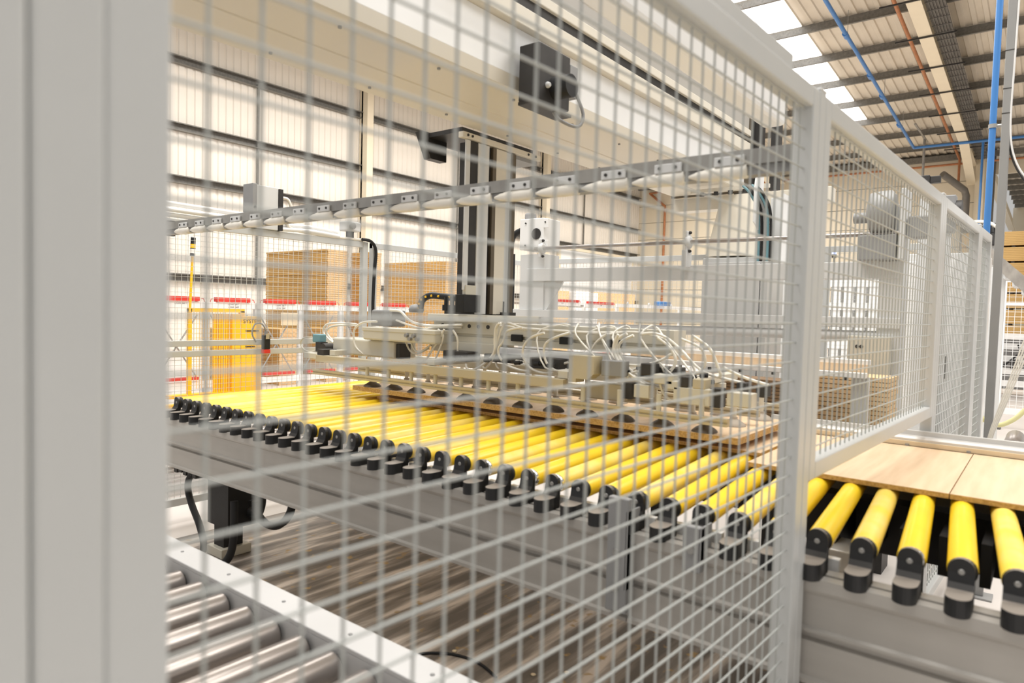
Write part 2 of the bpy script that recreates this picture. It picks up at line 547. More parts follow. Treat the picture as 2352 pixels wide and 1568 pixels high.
# ================================================================== YELLOW ROLLER CONVEYOR
cv = thing('roller_conveyor', 'long conveyor of yellow rollers in black brackets on an aluminium side frame', 'conveyor', (-2.0, 2.0, 0))
XA, XB = -4.47, 1.25
prof = [(2.08, .485), (1.985, .485), (1.985, .498), (1.998, .503), (1.998, .602), (2.014, .608), (2.014, .622), (1.990, .630), (1.990, .638), (2.0, .644), (2.0, .735), (1.988, .742), (1.984, .752), (1.984, .785), (2.022, .785), (2.022, .774), (2.036, .774), (2.036, .785), (2.08, .785)]
for xa, xb in ((XA, -1.055), (-1.052, XB)):
    obj('side_frame', MB().prism(prof, 'x', xa, xb), 'alu', cv)
prof2 = [(3.715, .5), (3.77, .5), (3.77, .80), (3.715, .80)]
obj('rear_frame', MB().prism(prof2, 'x', XA, XB), 'alu', cv)
PITCH = .1148
def bracket_mesh():
    mb = MB()
    w = .029
    # foot: block with a rounded front
    foot = [(w, .065), (-w, .065), (-w, .0)] + [(-w * math.cos(t), .0 - .036 * math.sin(t)) for t in [PI * k / 10 for k in range(1, 10)]] + [(w, .0)]
    mb.prism(foot, 'z', 0, .046)
    # curved ramp up to the tongue
    ramp = [(.030, .044), (.040, .048), (.050, .062), (.055, .085), (.068, .085), (.068, .0), (.030, .0)]
    mb.prism(ramp, 'x', -w, w)
    # tongue with a rounded head
    head = [(-w, .03), (w, .03), (w, .090)] + [(w * math.cos(t), .094 + w * math.sin(t)) for t in [PI * k / 10 for k in range(0, 11)]] + [(-w, .090)]
    mb.prism(head, 'y', .055, .070)
    return mb
bsrc = bolt = None
ysrc = None
i = 0
X = 1.115
while X > XA + .08:
    far = X < -4.45
    x = X
    skew = .088 + .028 * min(1, max(0, -x / 4))*-1
    if bsrc is None:
        b = bracket_mesh(); b.v = [Vector((v.x + x, v.y + 1.992, v.z + .783)) for v in b.v]
        bsrc = obj('bracket', b, 'dusty', cv, origin=Vector((x + 2.0, -.008, .783)))
        bolt = obj('bolt', MB().lathe((x, 2.0455, .871), [(.006, 0), (.009, .002), (.009, .004)], 10, 'y'), 'galv', bsrc)
        bo = bolt.location.copy()
        cur = bsrc
    else:
        cur = inst(bsrc, cv, (x + 2.0, -.008, .783))
        inst(bolt, cur, bo)
    # roller lies slightly askew, its far end further left
    y0, y1 = 2.078, 3.70
    if ysrc is None:
        L = y1 - y0
        mb = MB().lathe((0, 0, 0), [(.0335, 0), (.035, .003), (.035, L - .003), (.0335, L)], 20, 'y')
        ysrc = obj('roller', mb, 'yellow', cv, local=True, origin=(0, 0, 0))
        mb = MB().lathe((0, 0, 0), [(.012, -.016), (.030, -.016), (.034, -.010), (.034, 0)], 20, 'y')
        caps = obj('end_ring', mb, 'black', ysrc, local=True, origin=(0, 0, 0))
        ysrc.location = (x + 2.0, y0 - 2.0, .868); ysrc.rotation_euler = (0, 0, math.atan(skew))
        silver = None
    else:
        r = inst(ysrc, cv, (x + 2.0, y0 - 2.0, .868), (0, 0, math.atan(skew)))
        if i % 3 == 1: r.data = ydust if i > 4 else r.data
        if i == 4 or i == 5:
            pass
        c = inst(caps, r, (0, 0, 0))
        if i in (12, 15, 22, 23, 25): c.data = chromecap
        if i in (12, 15): c['label'] = 'bright chrome end ring'
    if i == 0:
        ydust = ysrc.data.copy(); ydust.materials[0] = MT['yellowdust']
        chromecap = caps.data.copy(); chromecap.materials[0] = MT['chrome']
    X -= PITCH; i += 1
# white sensor blocks between the brackets, nearer half
src = None
for k in range(20):
    x = -.47 - k * PITCH
    if src is None:
        src = obj('sensor_block', MB().box(x - .028, x + .028, 2.095, 2.12, .775, .815, .002), 'label', cv); lo = src.location.copy(); x0 = x
    else:
        inst(src, cv, (lo.x + x - x0, lo.y, lo.z))
for px, w in ((1418, .075), (1590, .06)):
    p = at(px, 1150, 1, 1.95)
    pl = obj('joint_plate', MB().box(p.x - w / 2, p.x + w / 2, 1.956, 1.984, .52 if px < 1500 else .72, .90 if px < 1500 else .86, .004).box(p.x + w / 2 - .006, p.x + w / 2, 1.956, 2.04, .60 if px < 1500 else .76, .86), 'midgrey', cv)
    for zz in ((.60, .72) if px < 1500 else (.79,)):
        obj('bolt', MB().cyl((p.x, 1.956, zz), (p.x, 1.948, zz), .012, 10), 'galv', pl)
# legs and cross beam
for x, mtl in ((-3.78, 'black'), (1.0, 'dark')):
    lg = obj('leg', MB().box(x - .13, x + .10, 2.06, 2.28, .19, .485).box(x - .09, x + .02, 2.08, 2.2, .06, .2), mtl, cv)
    obj('foot_plate', MB().box(x - .12, x + .05, 2.05, 2.24, .006, .06, .004), 'machine', lg)
    obj('cross_beam', MB().box(x + .0, x + .1, 2.28, 3.714, .36, .48), mtl, cv)
obj('inner_beam', MB().box(-.9, XB, 2.95, 3.05, .60, .80), 'dark', cv)
obj('inner_plate', MB().box(-.9, XB, 3.05, 3.70, .60, .63), 'dark', cv)
obj('drive_box', MB().box(-.62, -.50, 2.55, 2.72, .32, .70, .006), 'alulight', cv)
obj('drive_bracket', MB().box(-.62, -.50, 2.56, 2.70, .0, .32, .004), 'dark', cv)
obj('dark_shroud', MB().box(-.02, .9, 2.30, 2.9, .10, .62, .01), 'dark', cv)
for k in range(6):
    obj('belt', MB().box(-.60 + k * .1148, -.57 + k * .1148, 2.62, 2.95, .66 + .01 * (k % 2), .80), 'black', cv)
obj('inner_beam', MB().box(XA + .1, -.95, 3.35, 3.5, .55, .80), 'dark', cv)
# motor under the rollers at right
mo = thing('drive_motor', 'grey ribbed motor lying under the yellow rollers at right', 'motor', (-.15, 2.42, 0))
mb = MB()
for k in range(9):
    mb.lathe((-.22 + k * .02, 2.42, .56), [(.045, 0), (.07, .002), (.07, .008), (.045, .010)], 16, 'x')
mb.cyl((-.22, 2.42, .56), (-.02, 2.42, .56), .05, 16)
obj('ribbed_housing', mb, 'midgrey', mo)
obj('gearbox', MB().box(-.32, -.22, 2.35, 2.49, .46, .64, .015), 'dark', mo)
obj('mounting_foot', MB().box(-.30, -.02, 2.36, 2.48, .0, .49), 'dark', mo)
def hose(name, label, cat, pts, r, m, group=None):
    return tag(obj(name, MB().tube(pts, r, 8, 4), m), label, cat, group)
hose('cable', 'black cable hanging behind the brackets beside the ribbed motor', 'cable', [(-.27, 2.30, .80), (-.26, 2.25, .70), (-.2, 2.24, .62), (-.12, 2.27, .55), (-.06, 2.3, .45)], .013, 'cable')

# edge guide behind the boards
eg = thing('edge_guide', 'grey guide rail with a wood strip along the far edge of the oak boards', 'guide rail', (-.2, 3.72, .8))
obj('rail', MB().prism([(3.655, .906), (3.752, .906), (3.752, .972), (3.745, .985), (3.712, .985), (3.708, .965), (3.662, .965), (3.655, .955)], 'x', -1.15, XB), 'alulight', eg)
obj('wood_strip', MB().box(-1.15, XB, 3.646, 3.655, .922, .944, .001), 'plyw', eg)
for k in range(7):
    obj('clip', MB().box(-.75 + k * .24, -.735 + k * .24, 3.640, 3.655, .922, .931), 'midgrey', eg)
obj('rail_bracket', MB().box(-.5, -.46, 3.716, 3.75, .80, .906).box(.5, .54, 3.716, 3.75, .80, .906), 'dark', eg)

# ================================================================== BOARDS
def board(label, x0, x1, y0, y1, z0, z1, group=None, rot=0):
    t = thing('oak_board', label, 'board', ((x0 + x1) / 2, y0, z0), rot, group)
    obj('core', MB().box(x0 - (x0 + x1) / 2, x1 - (x0 + x1) / 2, 0, y1 - y0, 0, z1 - z0 - .002), 'oakedge', t, local=True)
    obj('veneer', MB().box(x0 - (x0 + x1) / 2, x1 - (x0 + x1) / 2, 0, y1 - y0, z1 - z0 - .002, z1 - z0), 'oak', t, local=True)
    return t
ZR = .903
board('oak board on the rollers left of the joint, partly under the white fence rail', -.93, -.2455, 2.73, 3.638, ZR, ZR + .018)
board('oak board on the rollers at the right edge, right of the joint', -.242, 1.0, 2.73, 3.638, ZR, ZR + .018)
board('chipboard panel with oak face lifted by the suction cups', -3.62, -1.03, 2.895, 3.60, .950, .980)
board('oak panel lying on the yellow rollers beneath the lifted panel', -3.45, -.955, 2.96, 3.62, ZR, ZR + .016)

# ================================================================== VACUUM GRIPPER
vg = thing('vacuum_gripper', 'beige suction gripper frame with cups, boxes and milky hoses above the lifted panel', 'gripper', (-2.6, 3.2, 1.0))
for y in (2.90, 3.30, 3.62):
    obj('suction_rail', MB().prism([(y - .018, 1.022), (y - .018, 1.034), (y - .010, 1.036), (y - .010, 1.042), (y - .018, 1.044), (y - .018, 1.056), (y + .018, 1.056), (y + .018, 1.022)], 'x', -4.05, -1.08), 'machgold', vg)
for y, xa, xb in ((2.90, -4.0, -1.93), (3.42, -3.9, -1.3)):
    obj('frame_bar', MB().box(xa, xb, y - .025, y + .025, 1.112, 1.160, .003), 'machgold' if y < 3 else 'machine', vg)
obj('frame_bar', MB().box(-4.25, -3.99, 2.95, 3.05, 1.12, 1.16, .003), 'machine', vg)
for x in (-3.85, -2.9, -1.95, -1.35):
    obj('cross_bar', MB().box(x - .03, x + .03, 2.90, 3.66, 1.162, 1.20, .003), 'machine', vg)
def cup_mesh(x, y):
    return MB().lathe((x, y, 0), [(.058, .981), (.056, .987), (.044, .998), (.026, 1.008), (.018, 1.014), (.018, 1.022)], 14)
def stem_mesh(x, y):
    return MB().cyl((x, y, 1.022), (x, y, 1.135), .0125, 10)
for row, (y, mtl) in enumerate(((2.945, 'rubber'), (3.22, 'cupgrey'), (3.52, 'cupgrey'))):
    src = None
    for k in range(12):
        x = -3.48 + k * .207 + row * .03
        if src is None:
            src = obj('suction_cup', cup_mesh(x, y), mtl, vg); lo = src.location.copy(); x0 = x
            st = obj('stem', stem_mesh(x, y - (.045 if row == 0 else 0)), 'machine', src); so = st.location.copy()
        else:
            c = inst(src, vg, (lo.x + x - x0, lo.y, lo.z)); inst(st, c, so)
# main beam with slotted side and clamps
obj('main_beam', MB().prism([(3.12, 1.30), (3.12, 1.335), (3.135, 1.337), (3.135, 1.352), (3.12, 1.354), (3.12, 1.425), (3.26, 1.425), (3.26, 1.30)], 'x', -3.1, -1.45), 'machine', vg)
mbm = obj('slider', MB().box(-3.1, -2.55, 3.10, 3.26, 1.235, 1.30, .003), 'machine', vg)
for k in range(6):
    x = -3.02 + k * .075
    obj('bore', MB().cyl((x, 3.115, 1.40), (x, 3.121, 1.40), .012, 12), 'dark', mbm)
for x in (-2.42, -2.08, -1.78):
    obj('clamp', MB().box(x - .04, x + .04, 3.105, 3.125, 1.325, 1.365, .004), 'black', vg)
obj('white_rail', MB().box(-2.55, -1.55, 3.09, 3.2, 1.238, 1.285, .004), 'label', vg)
obj('head_block', MB().box(-3.12, -2.62, 3.08, 3.6, 1.425, 1.47, .004), 'machine', vg)
# valve boxes
def vbox(name, x0, x1, y0, y1, z0, z1, m='machine', lid=True):
    b = obj(name, MB().box(x0, x1, y0, y1, z0, z1, .012), m, vg)
    if lid: obj('lid', MB().box(x0 - .004, x1 + .004, y0 - .004, y1 + .004, z1 - .022, z1 + .004, .004), m, b)
    return b
vbox('valve_box', -3.98, -3.34, 3.0, 3.2, 1.168, 1.28, 'machine', False)
v2 = vbox('valve_box', -3.594, -2.92, 2.95, 3.10, 1.284, 1.365)
for k in range(4):
    obj('gland', MB().cyl((-3.16 + k * .032, 2.93, 1.33 - .02 * (k % 2)), (-3.16 + k * .032, 2.95, 1.33 - .02 * (k % 2)), .013, 10), 'midgrey', v2)
c0 = at(1307, 815, 1, 2.86); c1_ = at(1363, 873, 1, 2.86)
w_ = c1_.x - c0.x; h_ = c0.z - c1_.z
obj('terminal_box', MB().prism([(c0.x, c0.z), (c1_.x, c0.z), (c1_.x, c1_.z + .25 * h_), (c1_.x - .25 * w_, c1_.z), (c0.x + .3 * w_, c1_.z), (c0.x + .3 * w_, c1_.z - .02), (c0.x, c1_.z - .02)], 'y', 2.86, 2.94), 'machgold', vg)
for x0_, y0_, x1_, y1_, m_ in ((1346, 884, 1428, 912, 'machgold'), (1430, 880, 1452, 915, 'dark'), (1455, 885, 1490, 912, 'machine'), (1545, 895, 1628, 925, 'machine'), (1628, 893, 1655, 935, 'dark'), (1668, 905, 1727, 932, 'machine'), (1735, 885, 1760, 912, 'dark'), (1560, 866, 1580, 888, 'dark'), (1500, 862, 1545, 880, 'machine'), (1690, 880, 1712, 904, 'dark'), (1380, 830, 1430, 862, 'midgrey'), (1470, 836, 1500, 860, 'dark'), (1590, 872, 1620, 892, 'machgold')):
    yb_ = 2.90 + .04 * ((x0_ // 5) % 3)
    q0 = at(x0_, y1_, 1, yb_); q1 = at(x1_, y0_, 1, yb_)
    obj('valve_block', MB().box(q0.x, q1.x, yb_, yb_ + .07, min(q0.z, q1.z), max(q0.z, q1.z), .004), m_, vg)
q0 = at(892, 822, 1, 3.02); q1 = at(918, 790, 1, 3.02)
obj('valve', MB().box(q0.x, q1.x, 3.02, 3.12, q0.z, q1.z, .004), 'dark', vg)
q0 = at(852, 748, 1, 3.12); q1 = at(900, 712, 1, 3.12)
vbox('grey_valve_block', q0.x, q1.x, 3.12, 3.25, q0.z, q1.z, 'midgrey', False)
obj('black_clamp', MB().box(-3.99, -3.92, 2.88, 2.99, 1.11, 1.20), 'dark', vg)
obj('proximity_sensor', MB().box(-4.22, -4.13, 3.00, 3.06, 1.235, 1.295, .008), 'teal', vg, label='teal sensor on the left end')
obj('sensor_mount', MB().box(-4.15, -4.09, 2.98, 3.04, 1.17, 1.24).cyl((-4.05, 2.97, 1.20), (-4.05, 3.05, 1.20), .035, 12), 'dark', vg)
for k in range(5):
    obj('valve', MB().box(-2.9 + k * .33, -2.9 + k * .33 + .2, 3.0, 3.12, 1.19 + .015 * (k % 2), 1.25, .004), 'dark', vg)
# fittings
for k in range(14):
    x = -2.75 + k * .11
    p = Vector((x, 2.96 + .03 * (k % 2), 1.215))
    obj('fitting', MB().cyl(p, p + Vector((.035, 0, .004)), .012, 8).cyl(p + Vector((.035, 0, .004)), p + Vector((.05, 0, .006)), .008, 8), 'black', vg)
# cable chain arch with yellow dots
mb = MB()
arch = [Vector((-3.62, 3.5, 1.50)), Vector((-3.60, 3.5, 1.56)), Vector((-3.52, 3.5, 1.595)), Vector((-3.40, 3.5, 1.59)), Vector((-3.2, 3.5, 1.575)), Vector((-3.02, 3.5, 1.57))]
ch = obj('cable_chain', mb.tube(arch, .024, 8, 4), 'black', vg)
for k in range(9):
    f = k / 8 * 4.6; a = int(f); p = arch[a].lerp(arch[min(a + 1, 5)], f - a)
    obj('yellow_dot', MB().cyl(p + Vector((0, -.030, 0)), p + Vector((0, -.020, 0)), .008, 8), 'orange', ch)
obj('cable_boot', MB().lathe((-3.66, 3.5, 1.47), [(.05, 0), (.06, .02), (.045, .05), (.02, .06)], 12), 'midgrey', vg)
mb = MB()
for k in range(8):
    x = -3.32 + k * .055
    mb.cyl((x, 3.46, 1.53), (x, 3.46, 1.585), .016, 8).box(x - .02, x + .02, 3.44, 3.48, 1.49, 1.53)
obj('manifold', mb, 'black', vg)
obj('manifold_rail', MB().box(-3.3, -2.75, 3.42, 3.52, 1.46, 1.49).box(-2.86, -2.80, 3.38, 3.46, 1.47, 1.56), 'dark', vg)
# hoses: traced runs on planes of the gripper
def hrun(px, y, r=.008, dy=0.0, m='hose'):
    nn = len(px); r *= .82
    pts = [at(a, b, 1, y + dy * k / max(1, nn - 1)) for k, (a, b) in enumerate(px)]
    return obj('air_hose', MB().tube(pts, r, 6, 4), m, vg)
H = [
 ([(820, 744), (775, 742), (750, 745), (742, 760), (752, 775), (765, 787)], 3.1, .009),
 ([(820, 747), (778, 747), (757, 752), (750, 763), (762, 780), (770, 792)], 3.12, .009),
 ([(866, 738), (835, 740), (817, 752), (812, 770), (817, 795), (832, 810), (845, 818)], 2.98, .009),
 ([(896, 712), (920, 715), (940, 735), (965, 745), (1000, 748), (1062, 746)], 3.05, .011),
 ([(910, 735), (945, 748), (975, 755), (1005, 752), (1060, 752)], 3.08, .009),
 ([(1006, 756), (1018, 770), (1010, 800), (995, 830), (965, 834)], 3.0, .008),
 ([(1020, 756), (1012, 775), (995, 800), (975, 828), (945, 836)], 3.0, .008),
 ([(1040, 758), (1050, 775), (1052, 800), (1047, 830)], 3.0, .008),
 ([(1150, 741), (1142, 750), (1140, 775), (1138, 805), (1128, 830), (1115, 846), (1108, 842)], 2.98, .009),
 ([(1146, 742), (1138, 755), (1136, 780), (1134, 810), (1112, 835), (1085, 850), (1072, 845), (1070, 835)], 2.97, .009),
 ([(1160, 741), (1150, 760), (1142, 790), (1138, 815), (1140, 838), (1146, 846)], 2.99, .009),
 ([(1152, 741), (1170, 742), (1200, 753), (1240, 757), (1290, 760), (1360, 764), (1420, 764)], 3.05, .010),
 ([(1148, 748), (1170, 750), (1205, 757), (1260, 760), (1340, 764), (1410, 768)], 3.07, .010),
 ([(1200, 752), (1165, 760), (1155, 785), (1145, 800), (1148, 820), (1165, 838), (1195, 850), (1217, 852)], 2.97, .009),
 ([(1250, 764), (1220, 775), (1203, 795), (1202, 820), (1215, 842), (1240, 855), (1270, 857)], 2.97, .009),
 ([(1310, 764), (1275, 775), (1253, 790), (1250, 815), (1260, 840), (1285, 855), (1308, 862)], 2.96, .009),
 ([(1395, 766), (1370, 785), (1358, 805)], 3.0, .007),
 ([(1185, 828), (1230, 835), (1275, 838), (1305, 832)], 3.02, .008),
 ([(1170, 832), (1215, 840), (1260, 846), (1306, 848)], 3.03, .008),
 ([(1420, 768), (1412, 785), (1410, 805), (1420, 830), (1440, 855), (1475, 880), (1520, 893), (1570, 896)], 2.95, .010),
 ([(1440, 766), (1418, 780), (1417, 810), (1430, 840), (1455, 865), (1500, 884), (1560, 888)], 2.97, .010),
 ([(1455, 770), (1424, 788), (1426, 815), (1448, 850), (1490, 872), (1540, 882), (1600, 895)], 2.99, .009),
 ([(1470, 768), (1500, 765), (1530, 775), (1560, 800), (1610, 850), (1660, 868), (1710, 880)], 3.02, .009),
 ([(1445, 838), (1480, 838), (1520, 826), (1545, 812), (1552, 830), (1540, 855), (1525, 850)], 2.98, .008),
 ([(1510, 775), (1535, 795), (1550, 820), (1545, 845), (1530, 850)], 2.98, .008),
 ([(1590, 770), (1630, 800), (1650, 845), (1655, 862), (1648, 866)], 2.98, .009),
 ([(1565, 778), (1610, 800), (1620, 835), (1605, 855), (1590, 862)], 3.0, .008),
 ([(1516, 882), (1525, 905), (1545, 920), (1570, 925), (1590, 915)], 2.93, .008),
 ([(1660, 842), (1690, 858), (1725, 872), (1765, 884)], 2.96, .009),
 ([(1380, 772), (1440, 762), (1500, 770), (1550, 790), (1590, 835), (1600, 880)], 3.06, .008),
]
for px, y, r in H: hrun(px, y, r, .03)
rr = random.Random(3)
for k in range(9):
    x = -2.05 + k * .065 + rr.uniform(-.03, .03)
    a = Vector((x, 3.12 + rr.uniform(-.02, .04), 1.43))
    e = Vector((x + rr.uniform(.08, .34), 2.99 + rr.uniform(-.04, .05), rr.uniform(1.19, 1.24)))
    up_ = rr.uniform(.0, .02); side = rr.uniform(-.16, .16)
    pts = [a, a + Vector((side * .3, -.03, up_)), a + Vector((side, -.09, -.05)), a.lerp(e, .6) + Vector((side, -.08, -.06 - rr.random() * .05)), e + Vector((-.05, -.02, -.015)), e]
    obj('air_hose', MB().tube(pts, .0052, 6, 4), 'hose', vg)
    obj('fitting', MB().cyl(e, e + Vector((.035, .004, .004)), .011, 8), 'black', vg)
for px, y in (([(930, 772), (936, 795), (945, 808), (958, 812), (985, 800)], 2.98), ([(940, 770), (950, 800), (965, 808), (990, 792)], 2.97), ([(728, 776), (700, 775), (690, 788), (698, 802), (715, 808), (733, 800)], 3.02)):
    hrun(px, y, .007, .02, 'machine')

# ================================================================== LIFTING COLUMN + GANTRY
lc = thing('lifting_column', 'dark vertical lifting column between the gantry beam and the gripper', 'lifting axis', (-2.87, 3.3, 1.47))
z0, z1 = 1.475, 2.52
XC = -2.80
def colpart(nm, ya, yb, m, x0=-.05, x1=0, za=z0, zb=z1):
    return obj(nm, MB().box(XC + x0, XC + x1, ya, yb, za, zb, .002), m, lc)
colpart('edge_strip', 3.060, 3.098, 'greypaint', -.012, 0, 1.62)
colpart('rack_plate', 3.098, 3.172, 'dark', -.05, -.006)
colpart('side_profile', 3.172, 3.274, 'greypaint')
colpart('slot', 3.274, 3.312, 'dark', -.05, -.02)
colpart('guide_rail', 3.312, 3.345, 'brown')
colpart('side_profile', 3.345, 3.445, 'gantry')
colpart('side_profile', 3.445, 3.498, 'greypaint', -.05, -.008)
colpart('guide_rail', 3.498, 3.545, 'brown')
colpart('inner_web', 3.11, 3.54, 'dark', -.10, -.051)
colpart('bumper', 3.055, 3.21, 'black', -.06, .012, 1.485, 1.592)
colpart('stop_plate', 3.075, 3.17, 'machine', -.02, .008, 1.592, 1.65)

gb = thing('gantry_beam', 'wide cream gantry beam running overhead above the gripper', 'gantry', (-2.45, 3, 2.6))
GY0, GY1 = -1.5, 5.9
obj('underside_plate', MB().prism([(-2.81, 2.60), (-2.815, 2.66), (-2.14, 2.66), (-2.15, 2.60), (-2.16, 2.594), (-2.48, 2.594), (-2.485, 2.600), (-2.495, 2.600), (-2.50, 2.594), (-2.80, 2.594)], 'y', GY0, GY1), 'gantry', gb)
obj('box_section', MB().box(-2.78, -2.145, GY0, GY1, 2.662, 2.90, .004), 'white', gb)
obj('toothed_rack', MB().box(-2.74, -2.12, GY0, GY1, 2.99, 3.05), 'dark', gb)
obj('upper_box', MB().box(-2.78, -2.10, GY0, GY1, 2.90, 2.99, .004).box(-2.78, -2.10, GY0, GY1, 3.05, 3.10, .004), 'gantry', gb)
obj('upper_box', MB().box(-2.74, -2.12, GY0, GY1, 3.104, 3.45, .004), 'bandgrey', gb)
obj('end_plate', MB().box(-2.82, -2.10, GY1, GY1 + .03, 2.58, 3.46), 'brown', gb)
src = None
for k in range(9):
    y = .6 + k * .55
    for x in (-2.72, -2.24):
        if src is None:
            src = obj('bolt', MB().cyl((x, y, 2.586), (x, y, 2.595), .008, 8), 'midgrey', gb); lo = src.location.copy(); b0 = (x, y)
        else: inst(src, gb, (lo.x + x - b0[0], lo.y + y - b0[1], lo.z))
r2 = thing('upper_guide_rail', 'glossy white guide rail between the gantry beam and the nearest mesh panel', 'rail', (-1.2, 2, 2.6))
obj('rail', MB().box(-1.32, -1.2, -1.0, 3.9, 2.555, 2.70, .02), 'white', r2)
for y in (-.7, .3):
    obj('arm', MB().box(-2.11, -1.19, y - .04, y + .04, 2.702, 2.78, .004), 'greypaint', r2)
ca = thing('gantry_carriage', 'black drive carriage hanging on the near side of the gantry beam', 'carriage', (-2.05, 2.85, 2.5))
obj('housing', MB().box(-2.10, -1.98, 2.66, 2.93, 2.52, 2.79, .006), 'dark', ca)
obj('motor', MB().cyl((-2.0, 2.80, 2.60), (-1.88, 2.80, 2.60), .055, 16), 'black', ca)
obj('bracket', MB().box(-2.10, -1.98, 2.93, 3.0, 2.60, 2.76, .004), 'midgrey', ca)
obj('tray', MB().box(-2.10, -2.0, 2.66, 2.98, 2.505, 2.52), 'dark', ca)
obj('knob', MB().lathe((-1.98, 2.73, 2.60), [(.014, 0), (.016, .008), (.010, .02)], 12, 'x'), 'greypaint', ca)
obj('cable', MB().tube([(-1.96, 2.95, 2.62), (-1.94, 3.0, 2.52), (-1.95, 2.97, 2.45), (-2.0, 2.88, 2.47), (-2.03, 2.85, 2.52)], .009, 6, 4), 'midgrey', ca)
hp = thing('carriage_plate', 'black angled carriage plates under the gantry beam around the column top', 'carriage', (-2.9, 3.4, 2.5))
obj('plate', MB().prism([(2.98, 2.594), (3.06, 2.44), (3.2, 2.44), (3.2, 2.594)], 'x', -3.16, -3.10), 'dark', hp)
obj('plate', MB().box(-3.2, -2.82, 3.04, 3.75, 2.565, 2.592), 'dark', hp)
sp = obj('strip', MB().box(-2.83, -2.79, 3.02, 3.8, 2.525, 2.56, .002), 'gantry', hp)
for y in (3.06, 3.1, 3.66, 3.74):
    obj('screw', MB().cyl((-2.79, y, 2.543), (-2.784, y, 2.543), .008, 8), 'dark', sp)
obj('plate', MB().box(-3.1, -2.82, 3.56, 3.80, 2.50, 2.525), 'midgrey', hp)
# cross beam and dark legs at the gantry's far end
ge = thing('gantry_end_frame', 'cross beam and dark uprights carrying the far end of the gantry', 'frame', (-2.2, 5.95, 0))
obj('cross_beam', MB().box(-2.82, -1.45, 5.95, 6.1, 2.46, 2.578, .004), 'gantry', ge)
obj('upright', MB().box(-2.26, -2.17, 5.98, 6.08, 0, 3.3), 'dark', ge)
obj('upright', MB().box(-2.12, -2.04, 5.98, 6.08, 0, 3.3), 'dark', ge)
obj('upright', MB().box(-1.97, -1.90, 6.02, 6.10, 2.6, 3.2), 'dark', ge)

# light-grey rail with a row of white glides
fr_ = thing('festoon_rail', 'grey rail with a row of white glides spanning the cell overhead', 'rail', (-2.6, 2.1, 1.97))
XR0, XR1 = -4.54, -.62
obj('rail', MB().prism([(2.09, 2.012), (2.16, 2.012), (2.16, 1.972), (2.115, 1.972), (2.115, 1.965), (2.09, 1.965)], 'x', XR0, XR1), 'galv', fr_)
obj('lower_channel', MB().box(XR0, XR1, 2.10, 2.15, 1.935, 1.964), 'midgrey', fr_)
src = None
gx = -4.42
while gx < -.80:
    if src is None:
        src = obj('glide', MB().lathe((gx, 2.098, 1.947), [(.005, 0), (.014, .03), (.0215, .08), (.0235, .13), (.022, .188), (.004, .19)], 12, 'x'), 'glide', fr_); lo = src.location.copy(); x0 = gx
        cl = obj('clip', MB().box(gx + .09, gx + .185, 2.078, 2.088, 1.966, 1.995, .002), 'greypaint', src); co = cl.location.copy()
        screws = [obj('screw', MB().cyl((gx + .09 + q, 2.078, 1.981), (gx + .09 + q, 2.074, 1.981), .006, 8), 'dark', src) for q in (.02, .075)]
    else:
        g = inst(src, fr_, (lo.x + gx - x0, lo.y, lo.z)); inst(cl, g, co)
        for s_ in screws: inst(s_, g, s_.location.copy())
    gx += .2045
obj('wall_bracket', MB().box(-4.575, -4.54, 2.08, 2.16, 1.93, 2.03, .003), 'dark', fr_)
obj('post_bracket', MB().box(-.62, -.575, 2.07, 2.17, 1.93, 2.04, .003), 'dark', fr_)

# ================================================================== REAR MACHINE (panel press)
pm = thing('panel_press', 'white framed panel press with round shaft behind the gripper', 'press', (-2.3, 5.0, 0))
hole = obj('left_column', MB().box(-3.87, -3.66, 5.0, 5.26, 0, 1.52, .004).box(-3.87, -3.60, 5.0, 5.24, 1.52, 2.02, .004), 'greypaint', pm)
hb = obj('bearing_housing', MB().box(-3.87, -3.60, 4.98, 5.24, 2.06, 2.34, .006).box(-3.60, -3.55, 4.975, 5.0, 2.25, 2.33, .003).box(-3.60, -3.55, 4.975, 5.0, 2.06, 2.14, .003), 'white', pm)
obj('round_opening', MB().cyl((-3.68, 4.972, 2.20), (-3.68, 4.979, 2.20), .05, 20), 'dark', hb)
for dx in (-3.80, -3.58):
    for dz in (2.10, 2.30):
        obj('screw', MB().cyl((dx, 4.968, dz), (dx, 4.98, dz), .007, 8), 'dark', hb)
obj('column_cap', MB().box(-3.88, -3.80, 5.05, 5.15, 2.34, 2.41, .02), 'midgrey', pm)
obj('beam', MB().box(-3.78, -.78, 4.98, 5.12, 1.775, 1.888, .004), 'greypaint', pm)
obj('beam', MB().box(-3.92, -.76, 4.97, 5.06, 1.452, 1.52, .004), 'greypaint', pm)
obj('round_beam', MB().cyl((-3.6, 5.02, 1.372), (-.8, 5.02, 1.40), .035, 16), 'greypaint', pm)
obj('shaft', MB().cyl((-3.66, 4.94, 2.062), (-.75, 4.94, 2.062), .016, 14), 'steel', pm)
def flange(x, z):
    f = obj('flange_bearing', MB().lathe((x, 4.94, z), [(.035, 0), (.05, .004), (.05, .03), (.03, .035)], 16, 'x').box(x, x + .02, 4.905, 4.975, z - .085, z + .085, .01), 'greypaint', pm)
    for s in (-1, 1): obj('bolt', MB().lathe((x + .02, 4.94, z + s * .07), [(.012, 0), (.012, .012), (.006, .02)], 10, 'x'), 'dark', f)
flange(-3.60, 2.062); flange(-2.22, 2.062)
obj('hanger_plate', MB().box(-2.24, -2.20, 4.90, 5.0, 1.87, 2.0, .004), 'greypaint', pm)
obj('chain', MB().box(-3.98, -3.955, 5.0, 5.03, 1.35, 2.03), 'black', pm)
obj('chain_guard', MB().tube([(-3.9, 5.05, 2.25), (-4.0, 5.05, 2.2), (-4.03, 5.05, 2.05), (-4.03, 5.05, 1.6)], .03, 8, 4), 'black', pm)
